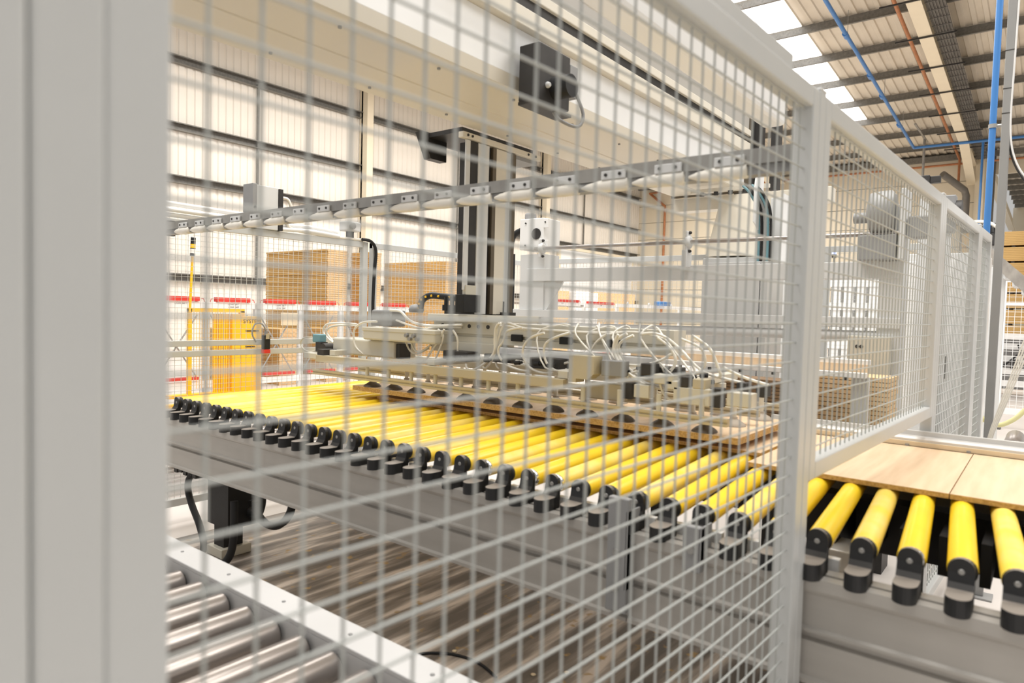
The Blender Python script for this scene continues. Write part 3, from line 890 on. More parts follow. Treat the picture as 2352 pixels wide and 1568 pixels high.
obj('gusset', MB().prism([(-3.66, 1.775), (-3.40, 1.775), (-3.66, 1.40)], 'y', 5.02, 5.04), 'greypaint', pm)
obj('right_column', MB().box(-.90, -.76, 4.99, 5.2, .6, 2.25, .004), 'greypaint', pm)
obj('right_housing', MB().box(-1.05, -.80, 4.9, 4.97, .92, 1.40, .006), 'machine', pm)
for z in (1.33, 1.18):
    obj('bore', MB().cyl((-.99, 4.896, z), (-.99, 4.90, z), .012, 10).cyl((-.965, 4.896, z), (-.965, 4.90, z), .012, 10), 'dark', pm)
gm_ = thing('gear_motor', 'round grey gear motor mounted on top of the press beam at right', 'motor', (-.92, 4.95, 1.9))
GM = gm_
obj('gear_case', MB().lathe((-.92, 4.95, 2.20), [(.06, -.10), (.125, -.08), (.135, -.02), (.135, .04), (.11, .06)], 22, 'x'), 'pole', gm_)
obj('motor_body', MB().cyl((-1.10, 4.95, 2.17), (-1.0, 4.95, 2.17), .035, 14), 'midgrey', gm_)
obj('mounting_block', MB().box(-1.06, -.84, 4.88, 5.0, 1.89, 2.05, .006), 'midgrey', gm_)
obj('face_plate', MB().box(-.82, -.79, 4.86, 5.06, 1.89, 2.33, .004), 'greypaint', gm_)
obj('junction_box', MB().box(-.78, -.64, 4.9, 5.0, 2.02, 2.16, .01), 'midgrey', gm_)

GM.location.x += .045
cb = thing('control_cabinet', 'tall pale grey cabinet behind the press beams', 'cabinet', (-1.85, 5.5, 0))
obj('body', MB().box(-2.30, -1.62, 5.45, 5.9, .0, 1.98, .006), 'greypaint', cb)
obj('door', MB().box(-2.28, -1.82, 5.43, 5.45, .1, 1.94, .003), 'greypaint', cb)
obj('door', MB().box(-1.81, -1.63, 5.43, 5.45, .1, 1.94, .003), 'greypaint', cb)
obj('sloped_hood', MB().prism([(5.5, 2.0), (5.9, 2.0), (5.9, 2.5), (5.8, 2.55)], 'x', -2.30, -1.95), 'gantry', cb)
for k in range(4):
    obj('hood_stud', MB().cyl((-2.35 + k * .12, 5.5, 2.50), (-2.35 + k * .12, 5.5, 2.53), .02, 8), 'dark', cb)
obj('hood_bar', MB().box(-2.45, -1.80, 5.49, 5.53, 2.53, 2.56), 'gantry', cb)
rp = thing('cable_riser', 'white open riser with teal and black cables at the end of the gantry', 'cable duct', (-1.65, 5.1, 1.9))
obj('back_channel', MB().prism([(-1.68, 5.25), (-1.56, 5.25), (-1.56, 5.10), (-1.565, 5.10), (-1.565, 5.245), (-1.68, 5.245)], 'z', 1.9, 2.4), 'white', rp)
obj('side_plate', MB().prism([(5.2, 2.12), (5.2, 2.76), (5.1, 2.76), (5.02, 2.45), (5.02, 2.2)], 'x', -1.75, -1.74), 'white', rp)
obj('column', MB().box(-1.70, -1.58, 5.25, 5.32, 0, 2.40, .003), 'white', rp)
for k, m_ in enumerate(('teal', 'cable', 'midgrey', 'teal', 'cable')):
    x = -1.80 + k * .022
    obj('cable', MB().tube([(x - .06, 5.1, 2.48), (x, 5.08, 2.42), (x + .05, 5.12, 2.3), (x + .06, 5.14, 2.1), (x + .06, 5.14, 1.92)], .011, 6, 4), m_, rp)

ot = thing('outfeed_table', 'white rail table with an oak strip beyond the gripper at right', 'table', (-1.5, 4.3, 0))
obj('rail', MB().box(-2.3, -.80, 4.28, 4.34, 1.245, 1.275, .003), 'white', ot)
obj('rail', MB().box(-2.3, -.80, 4.20, 4.26, 1.175, 1.205, .003), 'white', ot)
obj('oak_strip', MB().box(-2.3, -.80, 4.262, 4.28, 1.20, 1.25), 'oak', ot)
obj('leg', MB().box(-2.28, -2.2, 4.26, 4.34, 0, 1.175), 'greypaint', ot)
obj('leg', MB().box(-.88, -.80, 4.26, 4.34, 0, 1.175), 'greypaint', ot)
for k in range(7):
    obj('knob', MB().cyl((-2.1 + k * .2, 4.2, 1.16), (-2.1 + k * .2, 4.2, 1.175), .012, 8), 'dark', ot)

def stack(name, label, x0, x1, y0, y1, z0, z1, nl, m, side=None, group=None, cat='board stack'):
    """stack of boards with thin recessed joints; the sawn side faces +x"""
    t = thing(name, label, cat, ((x0 + x1) / 2, (y0 + y1) / 2, z0), 0, group)
    h = (z1 - z0) / nl
    src = None
    for k in range(nl):
        j = random.uniform(-.004, .004)
        if src is None:
            src = obj('board', MB().box(x0, x1, y0, y1, z0, z0 + h - min(.004, h * .15)), m, t); lo = src.location.copy()
            if side:
                sd = obj('sawn_edge', MB().box(x1, x1 + .004, y0, y1, z0, z0 + h - min(.004, h * .15)), side, src); sl = sd.location.copy()
        else:
            b = inst(src, t, (lo.x + j, lo.y + j, lo.z + h * k))
            if side: inst(sd, b, sl)
    return t
stack('board_stack', 'dark brown board stack standing behind the gripper under the outfeed rail', -1.95, -1.15, 3.95, 4.15, .82, 1.15, 16, 'chipdark')
stack('board_stack', 'chipboard stack seen through the raised panel near the second post', -1.12, -.72, 4.45, 4.75, .5, 1.17, 24, 'chiplight')
obj_t = thing('stack_table', 'low dark table carrying the brown board stack behind the conveyor', 'table', (-1.4, 4.3, 0))
obj('top', MB().box(-2.0, -.70, 3.92, 4.19, .78, .82), 'dark', obj_t)
obj('leg', MB().box(-1.95, -1.88, 3.95, 4.02, 0, .78), 'dark', obj_t)
obj('leg', MB().box(-1.25, -1.18, 3.95, 4.02, 0, .78), 'dark', obj_t)
ob2 = thing('stack_stand', 'low dark stand under the pale chipboard stack', 'table', (-.92, 4.6, 0))
obj('top', MB().box(-1.14, -.70, 4.43, 4.78, .46, .498), 'dark', ob2)
obj('leg', MB().box(-1.14, -1.08, 4.5, 4.7, 0, .46), 'dark', ob2)
obj('leg', MB().box(-.78, -.72, 4.5, 4.7, 0, .46), 'dark', ob2)

# ================================================================== REAR CELL FENCE
def back_panel(label, p0, p1, z0, z1, post=True, midrails=(), wp=.043):
    p0 = Vector((p0[0], p0[1], 0)); p1 = Vector((p1[0], p1[1], 0))
    L = (p1 - p0).length; a = math.atan2(p1.y - p0.y, p1.x - p0.x)
    t = thing('rear_fence_panel', label, 'fence panel', p0, a)
    s = .05
    for nm, c in (('top_rail', (0, L, z1 - s, z1)), ('bottom_rail', (0, L, z0, z0 + s))):
        obj(nm, MB().box(c[0], c[1], -.02, .02, c[2], c[3], .003), 'fence', t, local=True)
    for z in midrails:
        obj('mid_rail', MB().box(s, L - s, -.025, .025, z, z + .04, .003), 'fence', t, local=True)
    obj('stile', MB().box(0, s, -.025, .025, 0, z1, .003), 'fence', t, local=True)
    obj('stile', MB().box(L - s, L, -.025, .025, 0, z1, .003), 'fence', t, local=True)
    mb = MB()
    x = s + wp / 2
    while x < L - s:
        mb.cyl((x, .004, z0 + s), (x, .004, z1 - s), .0017, 4, cap=False); x += wp
    z = z0 + s + wp / 2
    while z < z1 - s:
        mb.cyl((s, 0, z), (L - s, 0, z), .0017, 4, cap=False); z += wp * .82
    obj('wire_mesh', mb, 'wireback', t, local=True, kind='stuff')
    return t
back_panel('rear fence panel in front of the orange cage', (-4.6, 1.0), (-4.6, 3.80), .12, 2.05, midrails=(1.20, 1.13))
back_panel('rear fence panel in front of the chipboard stacks', (-4.6, 3.85), (-4.6, 6.15), .12, 2.05)
back_panel('rear fence panel across the back of the cell behind the press', (-4.58, 6.2), (-2.45, 6.2), .12, 2.08)
back_panel('rear fence panel behind the grey cabinet and gear motor', (-1.55, 6.25), (-.72, 6.25), .12, 2.12)
hose('cable', 'black cable running down the rear fence post', 'cable', [(-4.56, 3.72, 2.064), (-4.553, 3.81, 2.055), (-4.553, 3.865, 1.98), (-4.561, 3.86, 1.8), (-4.561, 3.85, 1.55), (-4.561, 3.855, 1.35)], .014, 'cable')
sb = thing('sensor_housing', 'grey electrical housing standing on the rear fence top rail', 'box', (-4.6, 2.84, 2.05))
obj('body', MB().box(-4.66, -4.56, 2.75, 2.93, 2.052, 2.365, .004), 'greypaint', sb)
obj('side_cheek', MB().box(-4.68, -4.55, 2.715, 2.75, 2.052, 2.37, .003), 'midgrey', sb)
obj('side_cheek', MB().box(-4.68, -4.55, 2.93, 2.965, 2.052, 2.36, .003), 'dark', sb)
text('lettering', '2 8', .045, 'ink', sb, (-4.558, 2.84, 2.16), (PI / 2, 0, PI / 2))
for z in (2.14, 2.2): obj('screw', MB().cyl((-4.55, 2.733, z), (-4.545, 2.733, z), .01, 8), 'dark', sb)
hose('cable', 'cream cable looping out of the grey electrical housing', 'cable', [(-4.58, 2.97, 2.30), (-4.57, 3.02, 2.29), (-4.57, 3.05, 2.2), (-4.58, 3.03, 2.09), (-4.585, 3.3, 2.062), (-4.585, 3.75, 2.062)], .012, 'glide')
tb = thing('conduit_bundle', 'bundle of white conduits lying along the rear fence top', 'conduit', (-4.6, 2.2, 2.05))
for k, (y0_, y1_, z_) in enumerate(((.6, 2.7, 2.067), (.6, 2.7, 2.10), (.6, 2.7, 2.14), (2.97, 3.5, 2.067), (2.97, 3.5, 2.10))):
    obj('conduit', MB().tube([(-4.60 + .02 * (k % 2), y0_, z_), (-4.60 + .02 * (k % 2), (y0_ + y1_) / 2, z_ + .012), (-4.60 + .02 * (k % 2), y1_, z_)], .016, 8, 3), 'white', tb)
cm = thing('camera_unit', 'small grey camera unit perched on the rear fence by the corner post', 'sensor', (-4.6, 3.62, 2.08))
obj('body', MB().box(-4.65, -4.55, 3.55, 3.70, 2.12, 2.2, .01), 'greypaint', cm)
obj('lens', MB().cyl((-4.55, 3.6, 2.16), (-4.52, 3.6, 2.16), .025, 12), 'midgrey', cm)
obj('bracket', MB().box(-4.62, -4.58, 3.6, 3.65, 2.05, 2.12), 'dark', cm)
sw = thing('safety_switch', 'black and red safety switch box on the rear fence mid rail', 'switch', (-4.55, 2.9, 1.13))
p = at(611, 760, 0, -4.55); q = at(611, 800, 0, -4.55)
obj('body', MB().box(-4.57, -4.53, p.y - .025, p.y + .025, q.z - .005, p.z - .03, .004), 'black', sw)
obj('red_base', MB().box(-4.572, -4.528, p.y - .026, p.y + .026, q.z - .035, q.z - .006, .004), 'red', sw)
obj('yellow_label', MB().box(-4.528, -4.526, p.y - .015, p.y + .015, q.z + .07, q.z + .11), 'machgold', sw)
obj('gland', MB().cyl((-4.55, p.y, p.z - .03), (-4.55, p.y, p.z), .012, 10), 'midgrey', sw)
obj('cable', MB().tube([(-4.55, p.y, p.z), (-4.55, p.y - .03, p.z + .05), (-4.55, p.y - .09, p.z + .05), (-4.55, p.y - .11, p.z - .02), (-4.55, p.y - .08, p.z - .08)], .006, 6, 4), 'midgrey', sw)

# ================================================================== LANE RACKS WITH RED STOPS
def rack(y0, label, t1, t2, x=-10.0, zt=1.515, ylen=.78, text_on=True):
    t = thing('rack_bay', label, 'rack', (x, y0 + ylen / 2, 0), 0, None)
    y1 = y0 + ylen
    obj('front_beam', MB().box(x - .05, x, y0 - .04, y1 - .02, zt - .095, zt, .003), 'white', t)
    st = obj('red_stop', MB().box(x - .06, x + .03, y0 + .10, y1 - .12, zt + .004, zt + .072, .004), 'red', t)
    for s, yy_ in ((-1, y0 + .06), (1, y1 - .08)):
        obj('hook', MB().tube([(x, yy_ - s * .0, zt + .045), (x, yy_ + s * .03, zt + .045), (x, yy_ + s * .045, zt + .0)], .006, 6, 2), 'red', st)
    obj('stop_feet', MB().box(x - .03, x, y0 + .12, y0 + .15, zt, zt + .006).box(x - .03, x, y1 - .17, y1 - .14, zt, zt + .006), 'dark', t)
    for yy_ in (y0 - .02,):
        obj('upright', MB().box(x - .09, x - .02, yy_ - .04, yy_ + .05, 0, zt - .095, .004), 'greypaint', t)
    obj('brace', MB().cyl((x - .06, y0 + .05, zt - .2), (x - .06, y1 - .1, .35), .012, 6), 'galv', t)
    obj('brace', MB().cyl((x - .09, y1 - .1, zt - .2), (x - .09, y0 + .05, .35), .012, 6), 'galv', t)
    obj('lower_stop', MB().box(x - .06, x + .03, y0 + .10, y1 - .12, .34, .39, .004), 'red', t)
    obj('lower_beam', MB().box(x - .05, x, y0 - .04, y1 - .02, .22, .32, .003), 'white', t)
    obj('lane_rail', MB().box(x - 1.6, x - .05, y0, y0 + .05, zt - .09, zt - .03), 'galv', t)
    obj('lane_rail', MB().box(x - 1.6, x - .05, y1 - .12, y1 - .07, zt - .09, zt - .03), 'galv', t)
    yc = (y0 + y1) / 2
    lab = obj('label_plate', MB().box(x + .0, x + .003, yc - .10, yc + .10, zt - .05, zt - .012), 'label', t)
    text('lettering', t1, .034, 'ink', lab, (x + .0045, yc, zt - .031), (PI / 2, 0, PI / 2))
    if t2:
        lab = obj('label_plate', MB().box(x + .0, x + .003, yc - .10, yc + .10, zt - .092, zt - .054), 'label', t)
        text('lettering', t2, .034, 'ink', lab, (x + .0045, yc, zt - .073), (PI / 2, 0, PI / 2))
    return t
rack(4.45, 'rack bay with red stop and one label, partly behind the yellow lamp pole', 'L/OAK 560 T', None)
rack(5.27, 'rack bay with red stop and two labels above the orange cage', 'L/OAK 560 T', 'L/OAK 560P')
rack(6.10, 'rack bay with red stop in front of the first chipboard stack', 'L/OAK 286 T', 'L/OAK 286P')
rack(6.92, 'rack bay with red stop right of the paper notice', 'L/OAK 286 T', 'L/OAK 286P')
rack(7.76, 'rack bay with red stop behind the rear fence corner post', 'L/OAK 286 T', 'L/OAK 286P')
rack(8.60, 'rack bay with red stop behind the gripper cable chain', 'L/OAK 286 T', None)
rack(13.85, 'far rack bay with red stop seen left of centre between the press beams', 'L/OAK', None, zt=1.77, ylen=1.8)
rack(15.9, 'far rack bay with red stop seen right of its neighbour between the press beams', 'L/OAK', None, zt=1.75, ylen=1.6)
rl = thing('long_lane_beam', 'long white lane beam continuing right of the far red stops', 'rack', (-10, 20, 0))
obj('beam', MB().box(-10.05, -10, 17.6, 30, 1.70, 1.80), 'white', rl)
obj('eyelets', MB().cyl((-10, 18.2, 1.82), (-9.97, 18.2, 1.82), .05, 10).cyl((-10, 19.6, 1.82), (-9.97, 19.6, 1.82), .05, 10).cyl((-10, 21.2, 1.82), (-9.97, 21.2, 1.82), .05, 10), 'greypaint', rl)
for y in (17.7, 22, 26, 29.9): obj('upright', MB().box(-10.1, -10.02, y - .05, y + .05, 0, 1.7), 'greypaint', rl)
tag(obj('blue_crate', MB().box(-10.04, -9.8, 18.15 + 1.9, 18.15 + 2.6, 1.80, 1.93, .02), 'blue'), 'small blue crate sitting on the long lane beam', 'crate')
tag(obj('paper_notice', MB().box(-9.975, -9.972, 6.48, 6.80, 1.16, 1.37), 'plyw'), 'cream paper notice hanging below the third rack label', 'notice')

# ================================================================== CHIPBOARD STACKS near the wall
def chipstack(label, pxl, pxc, pxr, ytop, xc=-12.0, z0=.0):
    c = at(pxc, ytop, 0, xc)
    l = at(pxl, ytop, 1, c.y)
    r = at(pxr, ytop, 0, xc)
    x0 = max(l.x, -19.0)
    t = thing('chipboard_stack', label, 'board stack', ((x0 + xc) / 2, (c.y + r.y) / 2, z0), 0)
    nl = 60; h = (c.z - z0) / nl
    mb = MB(); ms = MB()
    src = None
    for k in range(nl):
        j = random.uniform(-.01, .01)
        if src is None:
            src = obj('board', MB().box(x0, xc, c.y, r.y, z0, z0 + h - .005), 'chip', t); lo = src.location.copy()
            sd = obj('sawn_edge', MB().box(xc, xc + .006, c.y, r.y, z0, z0 + h - .005), 'chiplight', src); so = sd.location.copy()
        else:
            b = inst(src, t, (lo.x, lo.y + j, lo.z + h * k)); inst(sd, b, so)
    return t
chipstack('chipboard stack behind the rear fence left of its corner post', 612, 753, 800, 571)
chipstack('chipboard stack half hidden behind the rear fence corner post', 806, 852, 876, 578)
chipstack('chipboard stack behind the rear fence right of its corner post', 884, 1025, 1054, 599)
for k, (y, lab) in enumerate(((6.35, 'low chipboard pile behind the safety switch under the rack'), (7.25, 'low chipboard pile under the rack right of the safety switch'), (8.3, 'low chipboard pile under the rack behind the corner post'))):
    stack('low_board_pile', lab, -12.2, -11.2, y, y + .5, 0, 1.05, 14, 'chip', 'chiplight')
stack('upright_boards', 'pale boards standing beyond the press frame at centre', -14.5, -14.2, 20.2, 21.4, 0, 2.3, 3, 'chiplight')
stack('upright_boards', 'pale boards standing right of the others beyond the press frame', -14.5, -14.2, 23.4, 26.5, 0, 2.35, 3, 'chiplight')
tag(obj('white_sheet_pack', MB().box(-14.4, -14.1, 21.5, 22.2, 0, 2.3, .01).box(-14.4, -14.1, 22.4, 23.3, 0, 2.3, .01), 'label'), 'white wrapped sheets standing between the pale boards', 'sheets')

# ================================================================== ORANGE CAGE + SIGNAL LAMP
oc = thing('safety_cage', 'orange safety cage and cabinet behind the rear fence at left', 'cage', (-8.5, 4.9, 0))
X0 = -8.5
def oy(px): return at(px, 750, 0, X0).y
obj('post', MB().box(X0 - .05, X0, oy(433), oy(441), .34, 1.42), 'orange', oc)
obj('top_bar', MB().box(X0 - .05, X0, oy(433), oy(562), 1.38, 1.43), 'orange', oc)
obj('post', MB().box(X0 - .05, X0, oy(552), oy(562), .34, 1.40), 'orange', oc)
cabb = obj('cabinet', MB().box(X0 - .6, X0 + .02, oy(553), oy(599), .30, 1.33, .006), 'orange', oc)
obj('cabinet_side', MB().box(X0 - .02, X0 + .03, oy(531), oy(552), .30, 1.36, .004), 'orange', oc)
obj('handle', MB().box(X0 + .02, X0 + .03, oy(562), oy(592), 1.13, 1.145), 'dark', cabb)
obj('handle', MB().box(X0 + .02, X0 + .03, oy(562), oy(584), .92, .935), 'dark', cabb)
text('lettering', 'O SYSTEM', .075, 'ink', cabb, (X0 + .022, (oy(545) + oy(595)) / 2, 1.265), (PI / 2, 0, PI / 2))
yy = oy(492)
src = None
for k in range(7):
    y = oy(493) + k * (oy(531) - oy(493)) / 7
    if src is None: src = obj('bar', MB().box(X0 - .04, X0 - .01, y, y + .022, .34, 1.36), 'orange', oc); lo = src.location.copy(); y0_ = y
    else: inst(src, oc, (lo.x, lo.y + y - y0_, lo.z))
mb = MB()
for k in range(14): mb.cyl((X0 - .02, oy(441) + k * .035, .4), (X0 - .02, oy(441) + k * .035, 1.38), .003, 4, cap=False)
for k in range(16): mb.cyl((X0 - .02, oy(441), .45 + k * .06), (X0 - .02, oy(493), .45 + k * .06), .003, 4, cap=False)
obj('mesh_infill', mb, 'orange', oc, kind='stuff')
obj('base_leg', MB().box(X0 - .05, X0, oy(433), oy(441), 0, .30), 'orange', oc)
obj('base_leg', MB().box(X0 - .5, X0, oy(556), oy(595), 0, .30), 'orange', oc)
obj('sill', MB().box(X0 - .1, X0 + .04, oy(385), oy(560), .30, .34), 'orange', oc)
sl_ = thing('signal_lamp', 'yellow and black signal lamp on a leaning orange pole', 'lamp', (X0 + .03, oy(436), 1.4))
pb = at(436, 716, 0, X0 + .03); pt = at(442, 588, 0, X0 + .03)
obj('pole', MB().cyl(pb, pt, .016, 10), 'orange', sl_)
dv = (pt - pb).normalized()
def seg(a, b, r, m, nm): obj(nm, MB().cyl(pt + dv * a, pt + dv * b, r, 12), m, sl_)
seg(0, .035, .03, 'black', 'socket'); seg(.035, .09, .03, 'glide', 'clear_segment'); seg(.09, .10, .032, 'black', 'ring'); seg(.10, .15, .031, 'orange', 'amber_segment'); seg(.15, .23, .03, 'black', 'dark_segment'); seg(.23, .24, .032, 'greypaint', 'cap')
# low roller lane under the cage
ll = thing('low_roller_lane', 'low grey roller lane with orange edge at the foot of the orange cage', 'conveyor', (-8, 3.5, 0))
obj('edge', MB().box(-8.2, -8.1, .5, 6.4, .1, .28), 'orange', ll)
src = None
for k in range(22):
    x = -8.0 + k * .13
    if src is None: src = obj('roller', MB().cyl((x, 1.0, .22), (x, 5.2, .22), .04, 10), 'steel', ll); lo = src.location.copy(); x0_ = x
    else: inst(src, ll, (lo.x + x - x0_, lo.y, lo.z))
obj('frame', MB().box(-8.1, -5.0, .9, 1.0, .12, .27).box(-8.1, -5.0, 5.2, 5.3, .12, .27), 'greypaint', ll)
obj('leg', MB().box(-8.05, -7.95, .9, 1.0, 0, .12).box(-5.1, -5.0, .9, 1.0, 0, .12).box(-8.05, -7.95, 5.2, 5.3, 0, .12).box(-5.1, -5.0, 5.2, 5.3, 0, .12), 'greypaint', ll)

# ================================================================== FOREGROUND STEEL ROLLER CONVEYOR (lower left)
gc = thing('steel_roller_conveyor', 'steel roller conveyor with a white edge strip at bottom left', 'conveyor', (-2.2, 1.0, 0))
obj('edge_strip', MB().box(-4.1, -.72, 1.285, 1.40, .462, .478, .003).box(-4.1, -.72, 1.285, 1.295, .33, .462), 'strip', gc)
src = None
for k in range(20):
    x = -.86 - k * .159
    if src is None:
        src = obj('roller', MB().lathe((x, 0, .415), [(.012, .10), (.042, .10), (.0445, .105), (.0445, 1.262), (.042, 1.268), (.012, 1.268)], 18, 'y'), 'steel', gc); lo = src.location.copy(); x0_ = x
        ec = obj('end_cap', MB().lathe((x, 0, .415), [(.036, 1.268), (.036, 1.274), (.010, 1.276), (.010, 1.286)], 14, 'y'), 'dark', src); eo = ec.location.copy()
    else:
        r = inst(src, gc, (lo.x + x - x0_, lo.y, lo.z)); inst(ec, r, eo)
src = None
for k in range(9):
    x = -.95 - k * .36
    if src is None: src = obj('screw', MB().lathe((x, 1.343, .478), [(.007, 0), (.007, .002), (.003, .003)], 8), 'midgrey', gc); lo = src.location.copy(); x0_ = x
    else: inst(src, gc, (lo.x + x - x0_, lo.y, lo.z))
obj('side_frame', MB().box(-4.1, -.72, .06, .10, .30, .47), 'greypaint', gc)
obj('leg', MB().box(-4.0, -3.92, 1.296, 1.37, .006, .462), 'greypaint', gc)
obj('leg', MB().box(-.95, -.87, 1.296, 1.37, .006, .462), 'greypaint', gc)

# cables and debris below the yellow conveyor
hose('black_hose', 'thick black hose dropping to the floor left of the conveyor leg', 'hose', [at(a, b, 1, c) for a, b, c in ((446, 1085, 2.12), (434, 1100, 2.11), (432, 1125, 2.10), (441, 1160, 2.09), (458, 1205, 2.07), (468, 1250, 2.05), (462, 1285, 2.03))], .020, 'cable')
hose('black_hose', 'thick black hose hanging in front of the conveyor leg', 'hose', [at(a, b, 1, c) for a, b, c in ((538, 1150, 2.05), (538, 1200, 2.04), (536, 1240, 2.03), (530, 1270, 2.02), (518, 1290, 2.0), (505, 1302, 1.97))], .022, 'cable')
hose('black_hose', 'black hose hanging in a U loop under the conveyor frame', 'hose', [at(a, b, 1, 2.15) for a, b in ((588, 1150), (590, 1175), (606, 1198), (628, 1208), (650, 1200), (666, 1178), (672, 1155))], .022, 'cable')
hose('black_hose', 'black hose in a tight loop right of the conveyor leg', 'hose', [at(a, b, 1, 2.2) for a, b in ((572, 1145), (570, 1165), (578, 1182), (592, 1180), (600, 1160), (602, 1140))], .026, 'cable')
for k in range(5): obj('cable_block', MB().box(-4.42 + k * .06, -4.38 + k * .06, 2.1, 2.2, .40 + .01 * (k % 2), .484), 'dark', cv)
tag(obj('strap', MB().tube([at(940, 1512, 2, .012), at(975, 1500, 2, .012), at(1040, 1502, 2, .012), at(1100, 1522, 2, .012), at(1140, 1555, 2, .012)], .006, 6, 4), 'cable'), 'thin dark strap curled on the dirty floor deck', 'strap')
tag(obj('plastic_clip', MB().box(-2.16, -2.02, 1.86, 1.89, .007, .02, .003).box(-2.12, -2.06, 1.855, 1.895, .007, .024, .003), 'label'), 'small pale plastic strip lying on the dirty floor deck', 'debris')
for k, (a, b, lab) in enumerate(((1044, 1494, 'wood chip beside the curled strap'), (1225, 1548, 'pale wood chip on the deck right of the strap'), (1302, 1543, 'round wood chip on the deck near the fence bottom'))):
    p = at(a, b, 2, .01)
    tag(obj('wood_chip', MB().lathe((p.x, p.y, .007), [(.010, 0), (.012, .003), (.006, .005)], 7), 'plyw'), lab, 'debris')

# ================================================================== PIPES AND FITTINGS ON THE ROOF
def rpt(x, y, h): return Vector((x, y, rz(y) - h))
bp = thing('air_pipe', 'blue compressed air pipe under the roof turning right at the wall', 'pipe', (-4.95, 20, 9.0))
obj('run', MB().cyl(rpt(-4.95, 9, .8), rpt(-4.88, 33, .8), .055, 12), 'blue', bp)
obj('run', MB().cyl(rpt(-4.88, 33, .8), rpt(9, 33.4, .80), .055, 12), 'blue', bp)
for y in (20.9, 24.2, 26.2, 29.6): obj('coupling', MB().cyl(rpt(-4.93, y, .8), rpt(-4.93, y + .25, .8), .075, 12), 'blue', bp)
for y in (21.2, 26.7, 30.5): obj('hanger', MB().cyl(rpt(-4.93, y, .75), rpt(-4.93, y, .03), .008, 6), 'galv', bp)
c1 = thing('sprinkler_pipe', 'copper coloured pipe running along the cream rafter', 'pipe', (-3.6, 25, 9))
obj('run', MB().cyl(rpt(-3.62, 9, .60), rpt(-3.60, 36.7, .50), .05, 10), 'copper', c1)
obj('drop', MB().cyl((-3.6, 36.7, rz(36.7) - .5), (-3.6, 36.7, 7.7), .05, 10), 'copper', c1)
c2 = thing('wall_pipe', 'copper coloured pipe running level across the back wall', 'pipe', (-10, 37.3, 8.8))
obj('run', MB().cyl((-19.2, 37.2, 8.72), (8, 36.95, 8.72), .05, 10), 'copper', c2)
obj('drop', MB().tube([(-19.2, 37.3, 8.72), (-18.2, 37.3, 7.9), (-18.2, 37.3, 7.6), (-18.2, 37.3, .5)], .07, 10, 1), 'copper', c2)
ct = thing('cable_tray', 'grey wire cable tray hung alongside the rafter', 'cable tray', (-2.75, 25, 9))
mb = MB()
for k in range(7):
    x = -2.95 + k * .07
    mb.cyl(rpt(x, 9, .62), rpt(x, YB - .9, .62), .012, 4, cap=False)
y = 9.5
while y < YB - 1.0:
    mb.box(-2.97, -2.5, y - .012, y + .012, rz(y) - .64, rz(y) - .62); y += .5
obj('wire_basket', mb, 'tray', ct, kind='stuff')
mb = MB(); slopebox(mb, -2.94, -2.52, 9, YB - .9, -.60, -.57)
obj('cable_bed', mb, 'tray', ct)
src = None
for k in range(11):
    y = 10.6 + k * 2.33
    obj('support_strut', MB().box(-3.9, -2.4, y - .02, y + .02, rz(y) - .80, rz(y) - .76), 'dark', ct)
dr = thing('duct', 'dull grey rectangular duct bending down on the back wall', 'duct', (-3.6, 36.8, 5))
obj('run', MB().tube([(-4.1, 35.6, 8.05), (-3.35, 36.7, 7.45), (-3.28, 36.75, 7.2), (-3.28, 36.75, 3.0)], .15, 10, 1), 'duct', dr)
pr_ = thing('support_pole', 'thin galvanised pole hung from the roof left of the duct', 'pole', (-4.6, 33.7, 4.2))
obj('tube', MB().cyl((-4.6, 33.7, 9.3), (-4.6, 33.7, 4.2), .05, 8), 'galv', pr_)
obj('strut', MB().box(-4.62, -4.55, 31.0, 34.4, 9.24, 9.29), 'galv', pr_)
sp_ = thing('high_bay_lamp', 'small glass roof lamp hanging beside the skylights', 'lamp', (-7.6, 22.2, 9.9))
q = at(1713, 60, 1, 22.0)
obj('globe', MB().lathe((q.x, q.y, q.z), [(.03, -.12), (.10, -.06), (.12, 0), (.10, .06), (.04, .10)], 14), 'lamp', sp_)
obj('cord', MB().cyl((q.x, q.y, q.z + .1), (q.x, q.y, rz(q.y)), .01, 6), 'dark', sp_)
wr = thing('tension_wire', 'thin steel wire strung beneath the skylight strip', 'wire', (-7, 26, 9.6))
obj('wire', MB().cyl(rpt(-7.15, 9, .32), rpt(-7.15, 36, .32), .006, 5), 'galv', wr)

# ================================================================== RIGHT SIDE
po = thing('grey_pole', 'grey box pole standing beyond the edge guide at right', 'pole', (-.245, 4.55, 0))
obj('tube', MB().box(-.262, -.222, 4.5, 4.54, .01, 3.9, .003), 'pole', po)
obj('base_plate', MB().box(-.30, -.18, 4.46, 4.58, 0, .01), 'pole', po)
for z in (2.62, 2.95, 2.75): obj('cable_tie', MB().box(-.2635, -.2205, 4.4985, 4.5415, z, z + .004), 'dark', po)
bd = thing('air_pipe', 'blue air pipe dropping behind the last fence post left of the grey pole', 'pipe', (-.395, 5.95, 0))
obj('run', MB().cyl((-.398, 5.95, .35), (-.395, 5.95, 4.6), .0215, 14), 'blue', bd)
z_ = at(2282, 290, 1, 5.95).z
obj('pipe_clip', MB().cyl((-.395, 5.95, z_ - .014), (-.395, 5.95, z_ + .014), .028, 12), 'galv', bd)
obj('clip_stud', MB().cyl((-.37, 5.95, z_), (-.30, 5.95, z_), .012, 8), 'galv', bd)
obj('valve_foot', MB().box(-.43, -.36, 5.91, 5.99, 0, .35, .006), 'dark', bd)
obj('cable', MB().tube([at(a_, b_, 1, 4.5) for a_, b_ in ((2341, 0), (2330, 150), (2322, 260), (2322, 320), (2329, 358), (2343, 390), (2362, 415))], .0045, 6, 4), 'label', po)
